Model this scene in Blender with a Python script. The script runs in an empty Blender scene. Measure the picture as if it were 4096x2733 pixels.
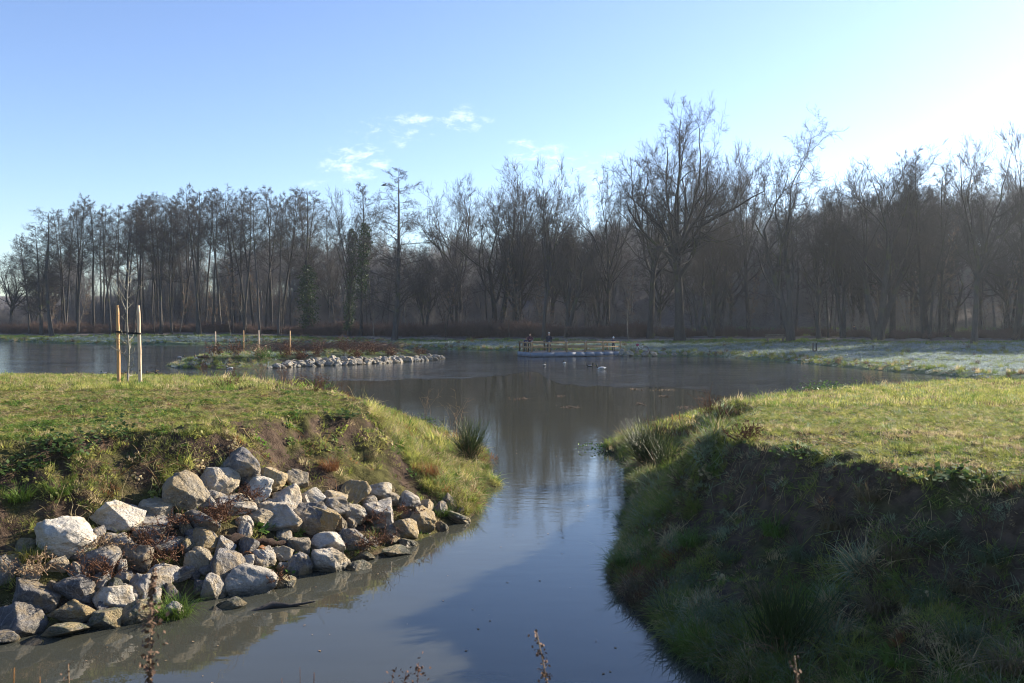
import bpy, bmesh, math, random
import numpy as np
from mathutils import Vector, Matrix, Euler

# ---------------------------------------------------------------- camera, sky, sun, exposure
SC = bpy.context.scene
COL = SC.collection
F = 875.0            # focal length in pixels of a 1024 wide frame
EYE = 3.0            # eye height above the water (z = 0)
HY = 323.75          # row of the horizon
cam_d = bpy.data.cameras.new('camera')
cam_d.sensor_fit = 'HORIZONTAL'; cam_d.sensor_width = 23.5
cam_d.lens = F / 1024 * 23.5
cam_d.shift_y = -(341.5 - HY) / 1024
cam_d.clip_start = 0.1; cam_d.clip_end = 6000
cam_d.dof.use_dof = True; cam_d.dof.focus_distance = 24.0; cam_d.dof.aperture_fstop = 4.0
cam = bpy.data.objects.new('camera', cam_d); COL.objects.link(cam)
cam.location = (0, 0, EYE); cam.rotation_euler = (math.radians(90), 0, 0)
SC.camera = cam

SUN_AZ, SUN_EL = math.radians(58), math.radians(21.5)
SUN_DIR = Vector((math.sin(SUN_AZ) * math.cos(SUN_EL), math.cos(SUN_AZ) * math.cos(SUN_EL), math.sin(SUN_EL)))
sun_d = bpy.data.lights.new('sun', 'SUN'); sun_d.energy = 5.0; sun_d.angle = math.radians(0.53); sun_d.color = (1.0, 0.89, 0.73)
sun = bpy.data.objects.new('sun', sun_d); COL.objects.link(sun)
sun.rotation_euler = (-SUN_DIR).to_track_quat('-Z', 'Y').to_euler(); sun.location = (60, 40, 60)

def nd(nt, typ, **kw):
    n = nt.nodes.new(typ)
    for k, v in kw.items():
        if k.startswith('_'):
            setattr(n, k[1:], v)
        else:
            k2 = k.replace('_', ' ')
            s = n.inputs[k2] if k2 in n.inputs else n.inputs[int(k[1:])]
            if hasattr(v, 'is_output'):
                nt.links.new(v, s)
            else:
                if isinstance(v, tuple) and len(v) == 3 and s.type == 'RGBA': v = (*v, 1)
                s.default_value = v
    return n
def mth(nt, op, a, b=0.0, c=None, clamp=False):
    n = nt.nodes.new('ShaderNodeMath'); n.operation = op; n.use_clamp = clamp
    for i, v in enumerate((a, b, c)):
        if v is None: continue
        if hasattr(v, 'is_output'): nt.links.new(v, n.inputs[i])
        else: n.inputs[i].default_value = v
    return n.outputs[0]
def mixc(nt, fac, a, b, blend='MIX'):
    n = nt.nodes.new('ShaderNodeMixRGB'); n.blend_type = blend
    for s, v in zip(n.inputs, (fac, a, b)):
        if hasattr(v, 'is_output'): nt.links.new(v, s)
        elif isinstance(v, tuple): s.default_value = (*v[:3], 1)
        else: s.default_value = v
    return n.outputs[0]
def ramp(nt, fac, stops):
    n = nt.nodes.new('ShaderNodeValToRGB'); e = n.color_ramp.elements
    while len(e) < len(stops): e.new(0.5)
    for el, (p, c) in zip(e, stops):
        el.position = p; el.color = (*c, 1) if isinstance(c, tuple) else (c, c, c, 1)
    if hasattr(fac, 'is_output'): nt.links.new(fac, n.inputs[0])
    return n.outputs[0]
def mrange(nt, v, a, b, c=0.0, d=1.0, smooth=True):
    n = nt.nodes.new('ShaderNodeMapRange'); n.interpolation_type = 'SMOOTHSTEP' if smooth else 'LINEAR'
    nt.links.new(v, n.inputs[0])
    for i, x in enumerate((a, b, c, d)): n.inputs[i + 1].default_value = x
    return n.outputs[0]

world = bpy.data.worlds.new('World'); SC.world = world; world.use_nodes = True
nt = world.node_tree; nt.nodes.clear()
sky = nt.nodes.new('ShaderNodeTexSky'); sky.sky_type = 'NISHITA'; sky.sun_disc = False
sky.sun_elevation = SUN_EL; sky.sun_rotation = SUN_AZ; sky.altitude = 50
sky.air_density = 1.0; sky.dust_density = 0.32; sky.ozone_density = 3.2
tc = nt.nodes.new('ShaderNodeTexCoord')
sp = nd(nt, 'ShaderNodeSeparateXYZ', Vector=tc.outputs['Generated'])
yy = mth(nt, 'MAXIMUM', sp.outputs[1], 0.02)
cu = mth(nt, 'DIVIDE', sp.outputs[0], yy); cv = mth(nt, 'DIVIDE', sp.outputs[2], yy)
uv = nd(nt, 'ShaderNodeCombineXYZ', X=cu, Y=cv)
msk = None
for (x, y, rx, ry, st) in ((815, 372, 75, 45, 1), (1245, 362, 75, 34, .9), (1330, 412, 85, 34, .7), (905, 296, 90, 36, .62), (1065, 272, 60, 30, .95),
                           (948, 270, 42, 15, .95), (920, 321, 22, 18, .8), (1375, 360, 50, 18, .6), (1215, 334, 60, 16, .8), (720, 422, 40, 10, .5)):
    u0, v0 = (x * .4357 - 512) / F, (HY - y * .4357) / F
    dx = mth(nt, 'DIVIDE', mth(nt, 'SUBTRACT', cu, u0), rx * 1.35 * .4357 / F)
    dy = mth(nt, 'DIVIDE', mth(nt, 'SUBTRACT', cv, v0), ry * 1.25 * .4357 / F)
    r2 = mth(nt, 'ADD', mth(nt, 'MULTIPLY', dx, dx), mth(nt, 'MULTIPLY', dy, dy))
    m = mrange(nt, r2, 1.2, 0.0, 0.0, st)
    msk = m if msk is None else mth(nt, 'MAXIMUM', msk, m)
mp = nd(nt, 'ShaderNodeMapping', Vector=uv.outputs[0]); mp.inputs['Scale'].default_value = (1, 2.1, 1)
no = nd(nt, 'ShaderNodeTexNoise', Vector=mp.outputs[0], Scale=46.0, Detail=9.0, Roughness=0.68, Distortion=0.35)
cl = mth(nt, 'MULTIPLY', mrange(nt, mth(nt, 'ADD', no.outputs[0], mth(nt, 'MULTIPLY', msk, 0.13)), 0.55, 0.80), mrange(nt, msk, 0.0, 0.8))
hs = nd(nt, 'ShaderNodeHueSaturation', Hue=.512, Saturation=1.03, Value=1.0, Color=sky.outputs[0])
skc = mixc(nt, mth(nt, 'MULTIPLY', cl, 0.27), hs.outputs[0], (9.5, 9.2, 8.9))
bg = nd(nt, 'ShaderNodeBackground', Color=skc, Strength=0.088)
out = nt.nodes.new('ShaderNodeOutputWorld'); nt.links.new(bg.outputs[0], out.inputs[0])
SC.view_settings.view_transform = 'Standard'; SC.view_settings.look = 'None'
SC.view_settings.exposure = 1.5; SC.view_settings.gamma = 1.0
SC.view_settings.use_curve_mapping = False
SC.cycles.pixel_filter_type = 'BLACKMAN_HARRIS'; SC.cycles.filter_width = 1.05
SC.cycles.max_bounces = 5; SC.cycles.diffuse_bounces = 2; SC.cycles.glossy_bounces = 3; SC.cycles.transmission_bounces = 3
SC.cycles.transparent_max_bounces = 6; SC.cycles.use_denoising = True; SC.cycles.volume_bounces = 0
SC.cycles.caustics_reflective = False; SC.cycles.caustics_refractive = False

# ---------------------------------------------------------------- helpers
rng = np.random.default_rng(7)
def mesh_np(name, V, Fq, mats=(), mi=None, smooth=True):
    V = np.asarray(V, np.float32); Fq = np.asarray(Fq, np.int32); k = Fq.shape[1]
    me = bpy.data.meshes.new(name)
    me.vertices.add(len(V)); me.vertices.foreach_set('co', V.ravel())
    me.loops.add(Fq.size); me.loops.foreach_set('vertex_index', Fq.ravel())
    me.polygons.add(len(Fq)); me.polygons.foreach_set('loop_start', np.arange(0, Fq.size, k, dtype=np.int32))
    for m in mats: me.materials.append(m)
    if mi is not None: me.polygons.foreach_set('material_index', np.asarray(mi, np.int32))
    if smooth: me.polygons.foreach_set('use_smooth', np.ones(len(Fq), bool))
    me.update(calc_edges=True); me.validate()
    return me
def link(name, me, parent=None, loc=None, rot=None, scale=None):
    o = bpy.data.objects.new(name, me); COL.objects.link(o)
    if parent: o.parent = parent
    if loc is not None: o.location = loc
    if rot is not None: o.rotation_euler = rot
    if scale is not None: o.scale = scale if hasattr(scale, '__len__') else (scale,) * 3
    return o
def tag(o, label=None, cat=None, group=None, kind=None):
    if label: o['label'] = label
    if cat: o['category'] = cat
    if group: o['group'] = group
    if kind: o['kind'] = kind
    return o
def thing(name, label, cat, loc=(0, 0, 0), rz=0.0, group=None):
    o = link(name, None, loc=loc, rot=(0, 0, rz)); o.empty_display_size = .2
    return tag(o, label, cat, group)
class MB:
    """collects quads"""
    def __init__(s): s.V = []; s.F = []; s.n = 0; s.M = []
    def add(s, V, Fq, m=0):
        V = np.asarray(V, float).reshape(-1, 3); Fq = np.asarray(Fq, int)
        if Fq.shape[1] == 3: Fq = np.concatenate([Fq, Fq[:, 2:3]], 1)
        s.V.append(V); s.F.append(Fq + s.n); s.n += len(V); s.M.append(np.full(len(Fq), m)); return s
    def box(s, a, b, m=0):
        x0, y0, z0 = a; x1, y1, z1 = b
        V = [(x0, y0, z0), (x1, y0, z0), (x1, y1, z0), (x0, y1, z0), (x0, y0, z1), (x1, y0, z1), (x1, y1, z1), (x0, y1, z1)]
        return s.add(V, [(0, 3, 2, 1), (4, 5, 6, 7), (0, 1, 5, 4), (1, 2, 6, 5), (2, 3, 7, 6), (3, 0, 4, 7)], m)
    def bar(s, p, q, w, h, m=0):
        p, q = Vector(p), Vector(q); d = (q - p).normalized(); up = Vector((0, 0, 1))
        if abs(d.z) > .95: up = Vector((0, 1, 0))
        r = d.cross(up).normalized(); u = r.cross(d).normalized(); V = []
        for c in (p, q):
            for a, b in ((-1, -1), (1, -1), (1, 1), (-1, 1)): V.append(c + r * (a * w / 2) + u * (b * h / 2))
        return s.add([tuple(v) for v in V], [(0, 3, 2, 1), (4, 5, 6, 7), (0, 1, 5, 4), (1, 2, 6, 5), (2, 3, 7, 6), (3, 0, 4, 7)], m)
    def tube(s, pts, rad, sides=8, m=0, cap=True):
        P = np.asarray(pts, float)[None]; R = np.broadcast_to(np.asarray(rad, float), (len(pts),))[None]
        V, Fq = tubes(P, R, sides)
        s.add(V, Fq, m)
        if cap:
            b = s.n - len(V)
            for ring, flip in ((b, True), (b + (len(pts) - 1) * sides, False)):
                c = s.V[-1][0:1] * 0
                idx = np.arange(sides) + ring
                if sides % 2 == 0:
                    fs = [(idx[0], idx[i], idx[i + 1], idx[i + 2]) for i in range(1, sides - 2, 2)]
                    if flip: fs = [f[::-1] for f in fs]
                    s.F.append(np.array(fs)); s.M.append(np.full(len(fs), m))
        return s
    def lathe(s, prof, n=12, c=(0, 0, 0), m=0):
        a = np.arange(n) / n * 2 * np.pi; V = []
        for r, z in prof: V.append(np.stack([c[0] + r * np.cos(a), c[1] + r * np.sin(a), np.full(n, c[2] + z)], 1))
        Fq = [(i * n + j, i * n + (j + 1) % n, (i + 1) * n + (j + 1) % n, (i + 1) * n + j) for i in range(len(prof) - 1) for j in range(n)]
        return s.add(np.concatenate(V), Fq, m)
    def ball(s, c, r, n=10, m=0):
        r = np.broadcast_to(np.asarray(r, float), (3,))
        th = np.linspace(-np.pi / 2, np.pi / 2, n // 2 + 2); a = np.arange(n) / n * 2 * np.pi; V = []
        for t in th: V.append(np.stack([c[0] + r[0] * max(np.cos(t), 1e-3) * np.cos(a), c[1] + r[1] * max(np.cos(t), 1e-3) * np.sin(a), np.full(n, c[2] + r[2] * np.sin(t))], 1))
        Fq = [(i * n + j, i * n + (j + 1) % n, (i + 1) * n + (j + 1) % n, (i + 1) * n + j) for i in range(len(th) - 1) for j in range(n)]
        return s.add(np.concatenate(V), Fq, m)
    def mesh(s, name, mats, smooth=True):
        return mesh_np(name, np.concatenate(s.V), np.concatenate(s.F), mats if isinstance(mats, (list, tuple)) else [mats], np.concatenate(s.M), smooth)
    def build(s, name, mats, parent=None, smooth=True, **kw):
        return link(name, s.mesh(name, mats, smooth), parent, **kw)
def tubes(P, R, sides):
    """P (N,K,3), R (N,K) -> quads of N open tubes"""
    N, K, _ = P.shape
    T = np.empty_like(P); T[:, 1:-1] = P[:, 2:] - P[:, :-2]; T[:, 0] = P[:, 1] - P[:, 0]; T[:, -1] = P[:, -1] - P[:, -2]
    T /= np.linalg.norm(T, axis=2, keepdims=True) + 1e-9
    ax = T.mean(1); ref = np.where(np.abs(ax[:, 2:3]) > .75, np.array([[1., 0, 0]]), np.array([[0, 0, 1.]]))[:, None, :]
    A = np.cross(T, ref); A /= np.linalg.norm(A, axis=2, keepdims=True) + 1e-9
    B = np.cross(T, A)
    a = np.arange(sides) / sides * 2 * np.pi
    V = P[:, :, None, :] + R[:, :, None, None] * (np.cos(a)[None, None, :, None] * A[:, :, None, :] + np.sin(a)[None, None, :, None] * B[:, :, None, :])
    i = np.arange(N)[:, None, None] * K * sides + np.arange(K - 1)[None, :, None] * sides
    j = np.arange(sides)[None, None, :]; j2 = (j + 1) % sides
    Fq = np.stack([i + j, i + j2, i + sides + j2, i + sides + j], -1).reshape(-1, 4)
    return V.reshape(-1, 3), Fq
def vnoise(x, y, seed=0):
    x = np.asarray(x, float); y = np.asarray(y, float)
    xi = np.floor(x); yi = np.floor(y); fx = x - xi; fy = y - yi
    fx = fx * fx * (3 - 2 * fx); fy = fy * fy * (3 - 2 * fy)
    def h(a, b):
        v = np.sin(a * 127.1 + b * 311.7 + seed * 74.7) * 43758.5453
        return v - np.floor(v)
    return (h(xi, yi) * (1 - fx) + h(xi + 1, yi) * fx) * (1 - fy) + (h(xi, yi + 1) * (1 - fx) + h(xi + 1, yi + 1) * fx) * fy
def fbm(x, y, seed=0, o=4):
    s = 0; a = .5
    for i in range(o): s = s + a * vnoise(x * 2 ** i, y * 2 ** i, seed + i); a /= 2
    return s / (1 - .5 ** o)          # 0..1

# ---------------------------------------------------------------- materials
def newmat(name):
    m = bpy.data.materials.new(name); m.use_nodes = True; nt = m.node_tree
    b = nt.nodes['Principled BSDF']; return m, nt, b
def noise(nt, co, scale, detail=4.0, rough=.55, dist=0.0):
    return nd(nt, 'ShaderNodeTexNoise', Vector=co, Scale=scale, Detail=detail, Roughness=rough, Distortion=dist).outputs[0]
def bump(nt, b, h, strength, dist):
    n = nd(nt, 'ShaderNodeBump', Strength=strength, Distance=dist, Height=h); nt.links.new(n.outputs[0], b.inputs['Normal']); return n
def simple(name, c1, c2=None, scale=6.0, rough=.8, bmp=.2, spec=.3, metal=0.0):
    m, nt, b = newmat(name); co = nd(nt, 'ShaderNodeTexCoord').outputs['Object']
    f = noise(nt, co, scale); c2 = c2 or tuple(x * .7 for x in c1)
    nt.links.new(mixc(nt, mrange(nt, f, .35, .65), c1, c2), b.inputs['Base Color'])
    b.inputs['Roughness'].default_value = rough; b.inputs['Specular IOR Level'].default_value = spec; b.inputs['Metallic'].default_value = metal
    if bmp: bump(nt, b, noise(nt, co, scale * 5), bmp, .02)
    return m
def rockmat(name, c1, c2, c3, moss=0.0):
    m, nt, b = newmat(name); co0 = nd(nt, 'ShaderNodeTexCoord').outputs['Object']
    oi = nd(nt, 'ShaderNodeObjectInfo'); off = nd(nt, 'ShaderNodeCombineXYZ', X=mth(nt, 'MULTIPLY', oi.outputs['Random'], 37.0), Y=mth(nt, 'MULTIPLY', oi.outputs['Random'], 91.0)).outputs[0]
    co = nd(nt, 'ShaderNodeVectorMath', _operation='ADD', i0=co0, i1=off).outputs[0]
    f1 = noise(nt, co, 2.2, 6, .65, .6); f2 = noise(nt, co, 7, 8, .75, 1.6); f3 = noise(nt, co, 30, 4, .65)
    c = mixc(nt, mrange(nt, f1, .38, .62), c1, c2); c = mixc(nt, mrange(nt, f2, .52, .72), c, c3)
    c = mixc(nt, mrange(nt, f3, .3, .75, .25, 0), c, (.02, .02, .02))
    wv = nd(nt, 'ShaderNodeTexWave', Vector=co, Scale=2.2, Distortion=9.0, Detail=4.0).outputs['Fac']
    c = mixc(nt, mrange(nt, wv, .93, .995, 0, .3), c, (.5, .47, .42))
    geo = nd(nt, 'ShaderNodeNewGeometry'); z = nd(nt, 'ShaderNodeSeparateXYZ', Vector=geo.outputs['Position']).outputs[2]
    nz = nd(nt, 'ShaderNodeSeparateXYZ', Vector=geo.outputs['Normal']).outputs[2]
    if moss:
        mf = mth(nt, 'MULTIPLY', mrange(nt, noise(nt, co, 7, 5, .65), .62 - .3 * moss, .70), mrange(nt, nz, -.1, .5))
        c = mixc(nt, mf, c, (.07, .085, .02))
    wet = mrange(nt, mth(nt, 'ADD', z, mth(nt, 'MULTIPLY', f2, .10)), .17, .07)      # damp, algae-stained band at the waterline
    c = mixc(nt, mth(nt, 'MULTIPLY', wet, .75), c, (.035, .035, .018))
    st = noise(nt, co, 1.3, 5, .7, .8); c = mixc(nt, mrange(nt, st, .44, .62, 0, .62), c, (.42, .31, .16)); c = mixc(nt, mrange(nt, noise(nt, co, 4.2, 6, .7, 1.0), .56, .70, 0, .6), c, (.09, .08, .065))
    vv = nd(nt, 'ShaderNodeHueSaturation', Color=c, Value=mth(nt, 'ADD', mth(nt, 'MULTIPLY', oi.outputs['Random'], .45), .82)).outputs[0]
    nt.links.new(vv, b.inputs['Base Color']); b.inputs['Specular IOR Level'].default_value = .3
    nt.links.new(mth(nt, 'SUBTRACT', .82, mth(nt, 'MULTIPLY', wet, .5)), b.inputs['Roughness'])
    vo = nd(nt, 'ShaderNodeTexVoronoi', Vector=nd(nt, 'ShaderNodeVectorMath', _operation='ADD', i0=co, i1=nd(nt, 'ShaderNodeTexNoise', Vector=co, Scale=4.0, Detail=4.0).outputs['Color']).outputs[0], Scale=3.6).outputs[0]
    h = mth(nt, 'ADD', mth(nt, 'ADD', mth(nt, 'MULTIPLY', f2, .7), mth(nt, 'MULTIPLY', f3, .3)), mth(nt, 'MULTIPLY', vo, .6)); bump(nt, b, h, 1.0, .075)
    return m
M = {}
M['g'] = rockmat('rock_grey', (.52, .475, .41), (.31, .29, .265), (.66, .60, .50))
M['d'] = rockmat('rock_slate', (.235, .225, .22), (.14, .135, .135), (.43, .395, .35))
M['p'] = rockmat('rock_pale', (.68, .615, .50), (.45, .415, .36), (.77, .70, .57))
M['t'] = rockmat('rock_tan', (.48, .40, .27), (.30, .26, .20), (.60, .53, .42))
M['o'] = rockmat('rock_ochre', (.40, .29, .13), (.32, .26, .17), (.52, .43, .28))
M['m'] = rockmat('rock_mossy', (.24, .21, .13), (.20, .19, .17), (.34, .31, .22), moss=.8)
M['i'] = rockmat('rock_island', (.32, .31, .29), (.18, .18, .18), (.42, .39, .33), moss=.45)
M['wood'] = simple('rail_wood', (.36, .245, .13), (.26, .175, .09), 4, .75, .3)
M['deck'] = simple('deck_wood', (.22, .17, .12), (.15, .12, .09), 5, .8, .3)
M['panel'] = simple('panel_grey', (.19, .225, .28), (.15, .185, .235), 3, .6, .1)
M['strap'] = simple('strap_black', (.012, .012, .013), None, 9, .7, 0)
M['blackm'] = simple('black_rubber', (.02, .02, .02), None, 9, .6, 0)
M['path'] = simple('path_gravel', (.30, .25, .19), (.22, .18, .14), .8, .9, .2)
M['log'] = simple('rotten_wood', (.05, .028, .018), (.028, .018, .012), 12, .95, .6)
M['reddead'] = simple('dead_weed', (.14, .062, .030), (.085, .042, .024), 20, .9, 0)
M['strawstem'] = simple('dry_stem', (.30, .21, .12), (.20, .13, .08), 20, .9, 0)
M['seed'] = simple('dry_seed', (.16, .10, .065), (.10, .06, .04), 60, .95, .3)

def barkmat(name, c1, c2, moss):
    m, nt, b = newmat(name); co = nd(nt, 'ShaderNodeTexCoord').outputs['Object']
    mp = nd(nt, 'ShaderNodeMapping', Vector=co); mp.inputs['Scale'].default_value = (3, 3, .6)
    f = noise(nt, mp.outputs[0], 2.5, 5, .65); c = mixc(nt, mrange(nt, f, .35, .65), c1, c2)
    g = noise(nt, co, .55, 3); c = mixc(nt, mrange(nt, g, .52, .66, 0, moss), c, (.075, .085, .03))
    oi = nd(nt, 'ShaderNodeObjectInfo')
    c = nd(nt, 'ShaderNodeHueSaturation', Color=c, Value=mth(nt, 'ADD', mth(nt, 'MULTIPLY', oi.outputs['Random'], .6), .7)).outputs[0]
    nt.links.new(c, b.inputs['Base Color']); b.inputs['Roughness'].default_value = .9; b.inputs['Specular IOR Level'].default_value = .15
    bump(nt, b, f, .6, .05); return m
M['bark'] = barkmat('bark_brown', (.066, .059, .053), (.040, .037, .035), .6)
M['barkp'] = barkmat('bark_pale', (.21, .18, .14), (.11, .095, .078), .5)
M['twig'] = simple('twig_brown', (.068, .060, .056), (.046, .042, .041), 1.5, .9, 0, .1)
M['twigw'] = simple('twig_warm', (.22, .15, .10), (.14, .10, .07), 1.5, .9, 0, .1)
M['shrub'] = simple('shrub_twig', (.15, .10, .08), (.09, .065, .055), 1.0, .9, 0, .1)
M['shrub_in'] = simple('inner_brush_haze_pale', (.20, .185, .175), (.14, .13, .124), 1.0, .9, 0, .1)  # paler than the front brush: hazy veil inside the wood painted into the colour
M['barkf'] = barkmat('bark_grey', (.205, .195, .188), (.135, .13, .127), .3)  # lightened bark copy for far trees, bright veil of distance put into the colour
M['twigf'] = simple('twig_grey', (.20, .188, .18), (.145, .138, .134), 1.5, .9, 0, .1)  # far twigs lightened likewise, the veil is in their colour
M['sapl'] = simple('sapling_bark', (.27, .245, .21), (.16, .15, .10), 5, .8, .2)

def leafmat(name, attr=True, col=(.08, .12, .03), trans=.35, rough=.55):
    m, nt, b = newmat(name)
    if attr:
        a = nt.nodes.new('ShaderNodeAttribute'); a.attribute_type = 'INSTANCER'; a.attribute_name = 'tint'; c = a.outputs['Color']
        co = nd(nt, 'ShaderNodeTexCoord').outputs['Object']
        v = mrange(nt, nd(nt, 'ShaderNodeTexWhiteNoise', Vector=nd(nt, 'ShaderNodeVectorMath', _operation='SNAP', i0=co, i1=(.03, .03, .5)).outputs[0]).outputs[0], 0, 1, .72, 1.3, False)
        c = nd(nt, 'ShaderNodeHueSaturation', Color=c, Value=v).outputs[0]
    else:
        co = nd(nt, 'ShaderNodeTexCoord').outputs['Object']
        c = mixc(nt, mrange(nt, noise(nt, co, 5), .3, .7), col, tuple(x * .6 for x in col))
    nt.links.new(c, b.inputs['Base Color']); b.inputs['Roughness'].default_value = rough; b.inputs['Specular IOR Level'].default_value = .22
    tr = nd(nt, 'ShaderNodeBsdfTranslucent', Color=c); mx = nd(nt, 'ShaderNodeMixShader', i0=trans, i1=b.outputs[0], i2=tr.outputs[0])
    nt.links.new(mx.outputs[0], nt.nodes['Material Output'].inputs[0]); return m
M['blade'] = leafmat('grass_blade', trans=.48)
M['rush'] = leafmat('rush_stem', False, (.055, .085, .022), .15, .4)
M['ivy'] = leafmat('ivy_leaf', False, (.04, .07, .018), .2, .5)
M['dock'] = leafmat('dock_leaf', False, (.10, .19, .035), .3, .4)
M['dryleaf'] = leafmat('dry_leaf', False, (.30, .13, .05), .3, .7)
M['yellowflower'] = leafmat('yellow_leaf', False, (.62, .58, .10), .4, .6)
# ---------------------------------------------------------------- land
def wp(px, py, z=0.0):
    Y = (EYE - z) * F / (py - HY); return ((px - 512) / F * Y, Y)
def sdist(x, y, poly):
    P = np.array(poly); A = P; B = np.roll(P, -1, 0); d2 = np.full(x.shape, 1e18); ins = np.zeros(x.shape, bool)
    for (ax, ay), (bx, by) in zip(A, B):
        ex, ey = bx - ax, by - ay; L = ex * ex + ey * ey + 1e-12
        t = np.clip(((x - ax) * ex + (y - ay) * ey) / L, 0, 1)
        d2 = np.minimum(d2, (x - ax - t * ex) ** 2 + (y - ay - t * ey) ** 2)
        if ay != by: ins ^= ((ay > y) != (by > y)) & (x < ex * (y - ay) / (by - ay) + ax)
    return np.where(ins, 1, -1) * np.sqrt(d2)
def prof(u, k=.035, a=1.0, b=1.0):
    """bank profile: gentler foot up to a, then a steeper face up to a crisp lip"""
    v = np.where(u < a, b * u / a, b + (1 - b) * (u - a) / max(1 - a, 1e-6)) if a < 1 else u
    return v - k * np.logaddexp(0, (v - 1) / k)
LEFT = [(-60, 3), (-12, 5), (-7.5, 6.6)] + [wp(*p) for p in ((0, 640), (55, 634), (110, 624), (190, 600), (280, 584), (345, 562), (400, 545), (440, 530), (466, 518), (478, 503), (490, 482), (492, 465), (482, 451))] + \
       [(-1.9, 24), (-4, 30), (-7.5, 37), (-12.5, 44), (-20, 48.5), (-32, 51), (-60, 51)]
RIGHT = [wp(*p) for p in ((740, 683), (690, 655), (650, 627), (622, 605), (612, 585), (613, 568), (622, 545), (630, 515), (634, 485), (630, 463), (607, 449.5), (598, 446), (625, 438), (660, 425), (690, 414), (714, 411), (758, 402), (802, 399), (828, 391), (871, 387.5))] + \
        [(24, 41), (35, 38), (60, 36), (60, 2), (6, 4.4), (3.3, 5.4), (2.3, 6.5)]
ISLE = [wp(*p) for p in ((165, 366), (178, 368.5), (200, 369.3), (230, 369.5), (270, 368.5), (310, 366.5), (350, 365), (400, 362.5), (437, 360))] + [(-6.6, 75), (-12, 75.5), (-20, 73), (-25, 68)]
FAR = [(-900, 165), (-200, 158)] + [wp(*p) for p in ((0, 341.2), (60, 343.5), (120, 344.6), (170, 345), (230, 343.8), (300, 343.2), (380, 346), (420, 349), (480, 350.5), (515, 351), (540, 352), (600, 354))] + \
      [(9.6, 82.5), (11.5, 80)] + [wp(*p) for p in ((680, 355.5), (720, 357), (760, 360), (800, 363.5), (850, 368), (920, 374), (990, 380))] + [(28, 45), (40, 43.5), (300, 44), (900, 60), (900, 900), (-900, 900)]
NEAR = [(-60, 1.5), (-8, 3.4), (-3, 4.6), (0, 5.0), (2, 4.2), (4, 2.9), (60, 1.0), (60, -12), (-60, -12)]
EDGE = np.array([(-400, 172), (-95, 163), (-60, 154), (-35, 146), (-12, 126), (10, 108), (22, 103), (35, 101), (42, 92), (60, 90), (100, 88), (400, 80)], float)
def edge_y(x): return np.interp(x, EDGE[:, 0], EDGE[:, 1])
def land_z(which, x, y):
    x = np.asarray(x, float); y = np.asarray(y, float)
    if which == 'left':
        d = sdist(x, y, LEFT) + (fbm(x * 1.6, y * 1.6, 15) - .5) * .45; T = np.interp(y, [0, 15, 20, 45, 60], [1.6, 1.58, 1.52, .30, .2])
        w = np.interp(y + .35 * x, [6, 12.5, 14.5, 19, 40], [2.7, 2.25, 2.2, 4.6, 6.0])
        nz = (fbm(x * .55, y * .55, 3) - .5) * .12 + ((fbm(x * 2.2, y * 2.2, 9) - .5) * .26 + (fbm(x * 7, y * 7, 13, 3) - .5) * .10) * np.where(d < w * 1.05, 1, .3)
        amp = np.clip(d / 1.2, 0, 1) * np.interp(y, [0, 16, 30, 50], [1, .75, .5, .35])
    elif which == 'right':
        d = sdist(x, y, RIGHT) + (fbm(x * 1.6, y * 1.6, 25) - .5) * .45; T = np.interp(y, [0, 11, 13, 20, 42], [1.62, 1.6, 1.5, 1.1, .42])
        w = np.interp(y, [5, 9, 11, 13, 20, 40], [2.9, 2.2, 1.45, 1.5, 3, 6])
        nz = (fbm(x * .6, y * .6, 21) - .5) * .12 + ((fbm(x * 2.0, y * 2.0, 29) - .5) * .36 + (fbm(x * 6, y * 6, 33, 3) - .5) * .12) * np.where(d < w * 1.05, 1, .28)
        amp = np.clip(d / 1.0, 0, 1) * np.interp(y, [0, 16, 30, 50], [1, .75, .5, .35])
    elif which == 'isle':
        d = sdist(x, y, ISLE); T = .72 + 0 * x; w = 2.4 + 0 * x; nz = (fbm(x * .8, y * .8, 41) - .5) * .4; amp = np.clip(d / 1.5, 0, 1)
    elif which == 'near':
        d = sdist(x, y, NEAR); T = 1.3 + 0 * x; w = 2.2 + 0 * x; nz = (fbm(x, y, 43) - .5) * .25; amp = np.clip(d, 0, 1)
    else:
        d = sdist(x, y, FAR); dd = np.clip(d, 0, None)
        base = np.interp(dd, [0, .7, 2, 8, 25, 60], [0, .25, .36, .55, .98, 1.15])
        e = y - edge_y(x)
        hill = np.clip(e - 42, 0, None) ** 1.15 * .15 * np.interp(x, [-90, -40, -10, 30, 120], [.22, .3, .5, 1, 1.1]); hill = 34 * (1 - np.exp(-hill / 34))
        berm = .45 * np.exp(-((e - 6) / 3.5) ** 2)
        nz = (fbm(x * .16, y * .16, 51) - .5) * .5 + (fbm(x * .6, y * .6, 57) - .5) * .25
        amp = np.clip(d / 6, 0, 1)
        z = base + hill + berm + nz * amp
        return np.where(d > 0, z, np.maximum(-1.2, .5 * d)), d
    u = d / (w * (1 + .16 * (fbm(x * .9, y * .9, 77) - .5) * 2)) if which in ('left', 'right') else d / w
    z = T * np.clip(prof(u, .03, .62, .5) if which == 'left' else prof(u, .03, .55, .48) if which == 'right' else prof(u, .09), 0, 2) + nz * amp
    return np.where(d > 0, z, np.maximum(-1.2, .9 * d)), d
def ground_z(x, y):
    x = np.asarray(x, float); y = np.asarray(y, float)
    return np.maximum.reduce([land_z(k, x, y)[0] for k in ('left', 'right', 'isle', 'far', 'near')])
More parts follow.
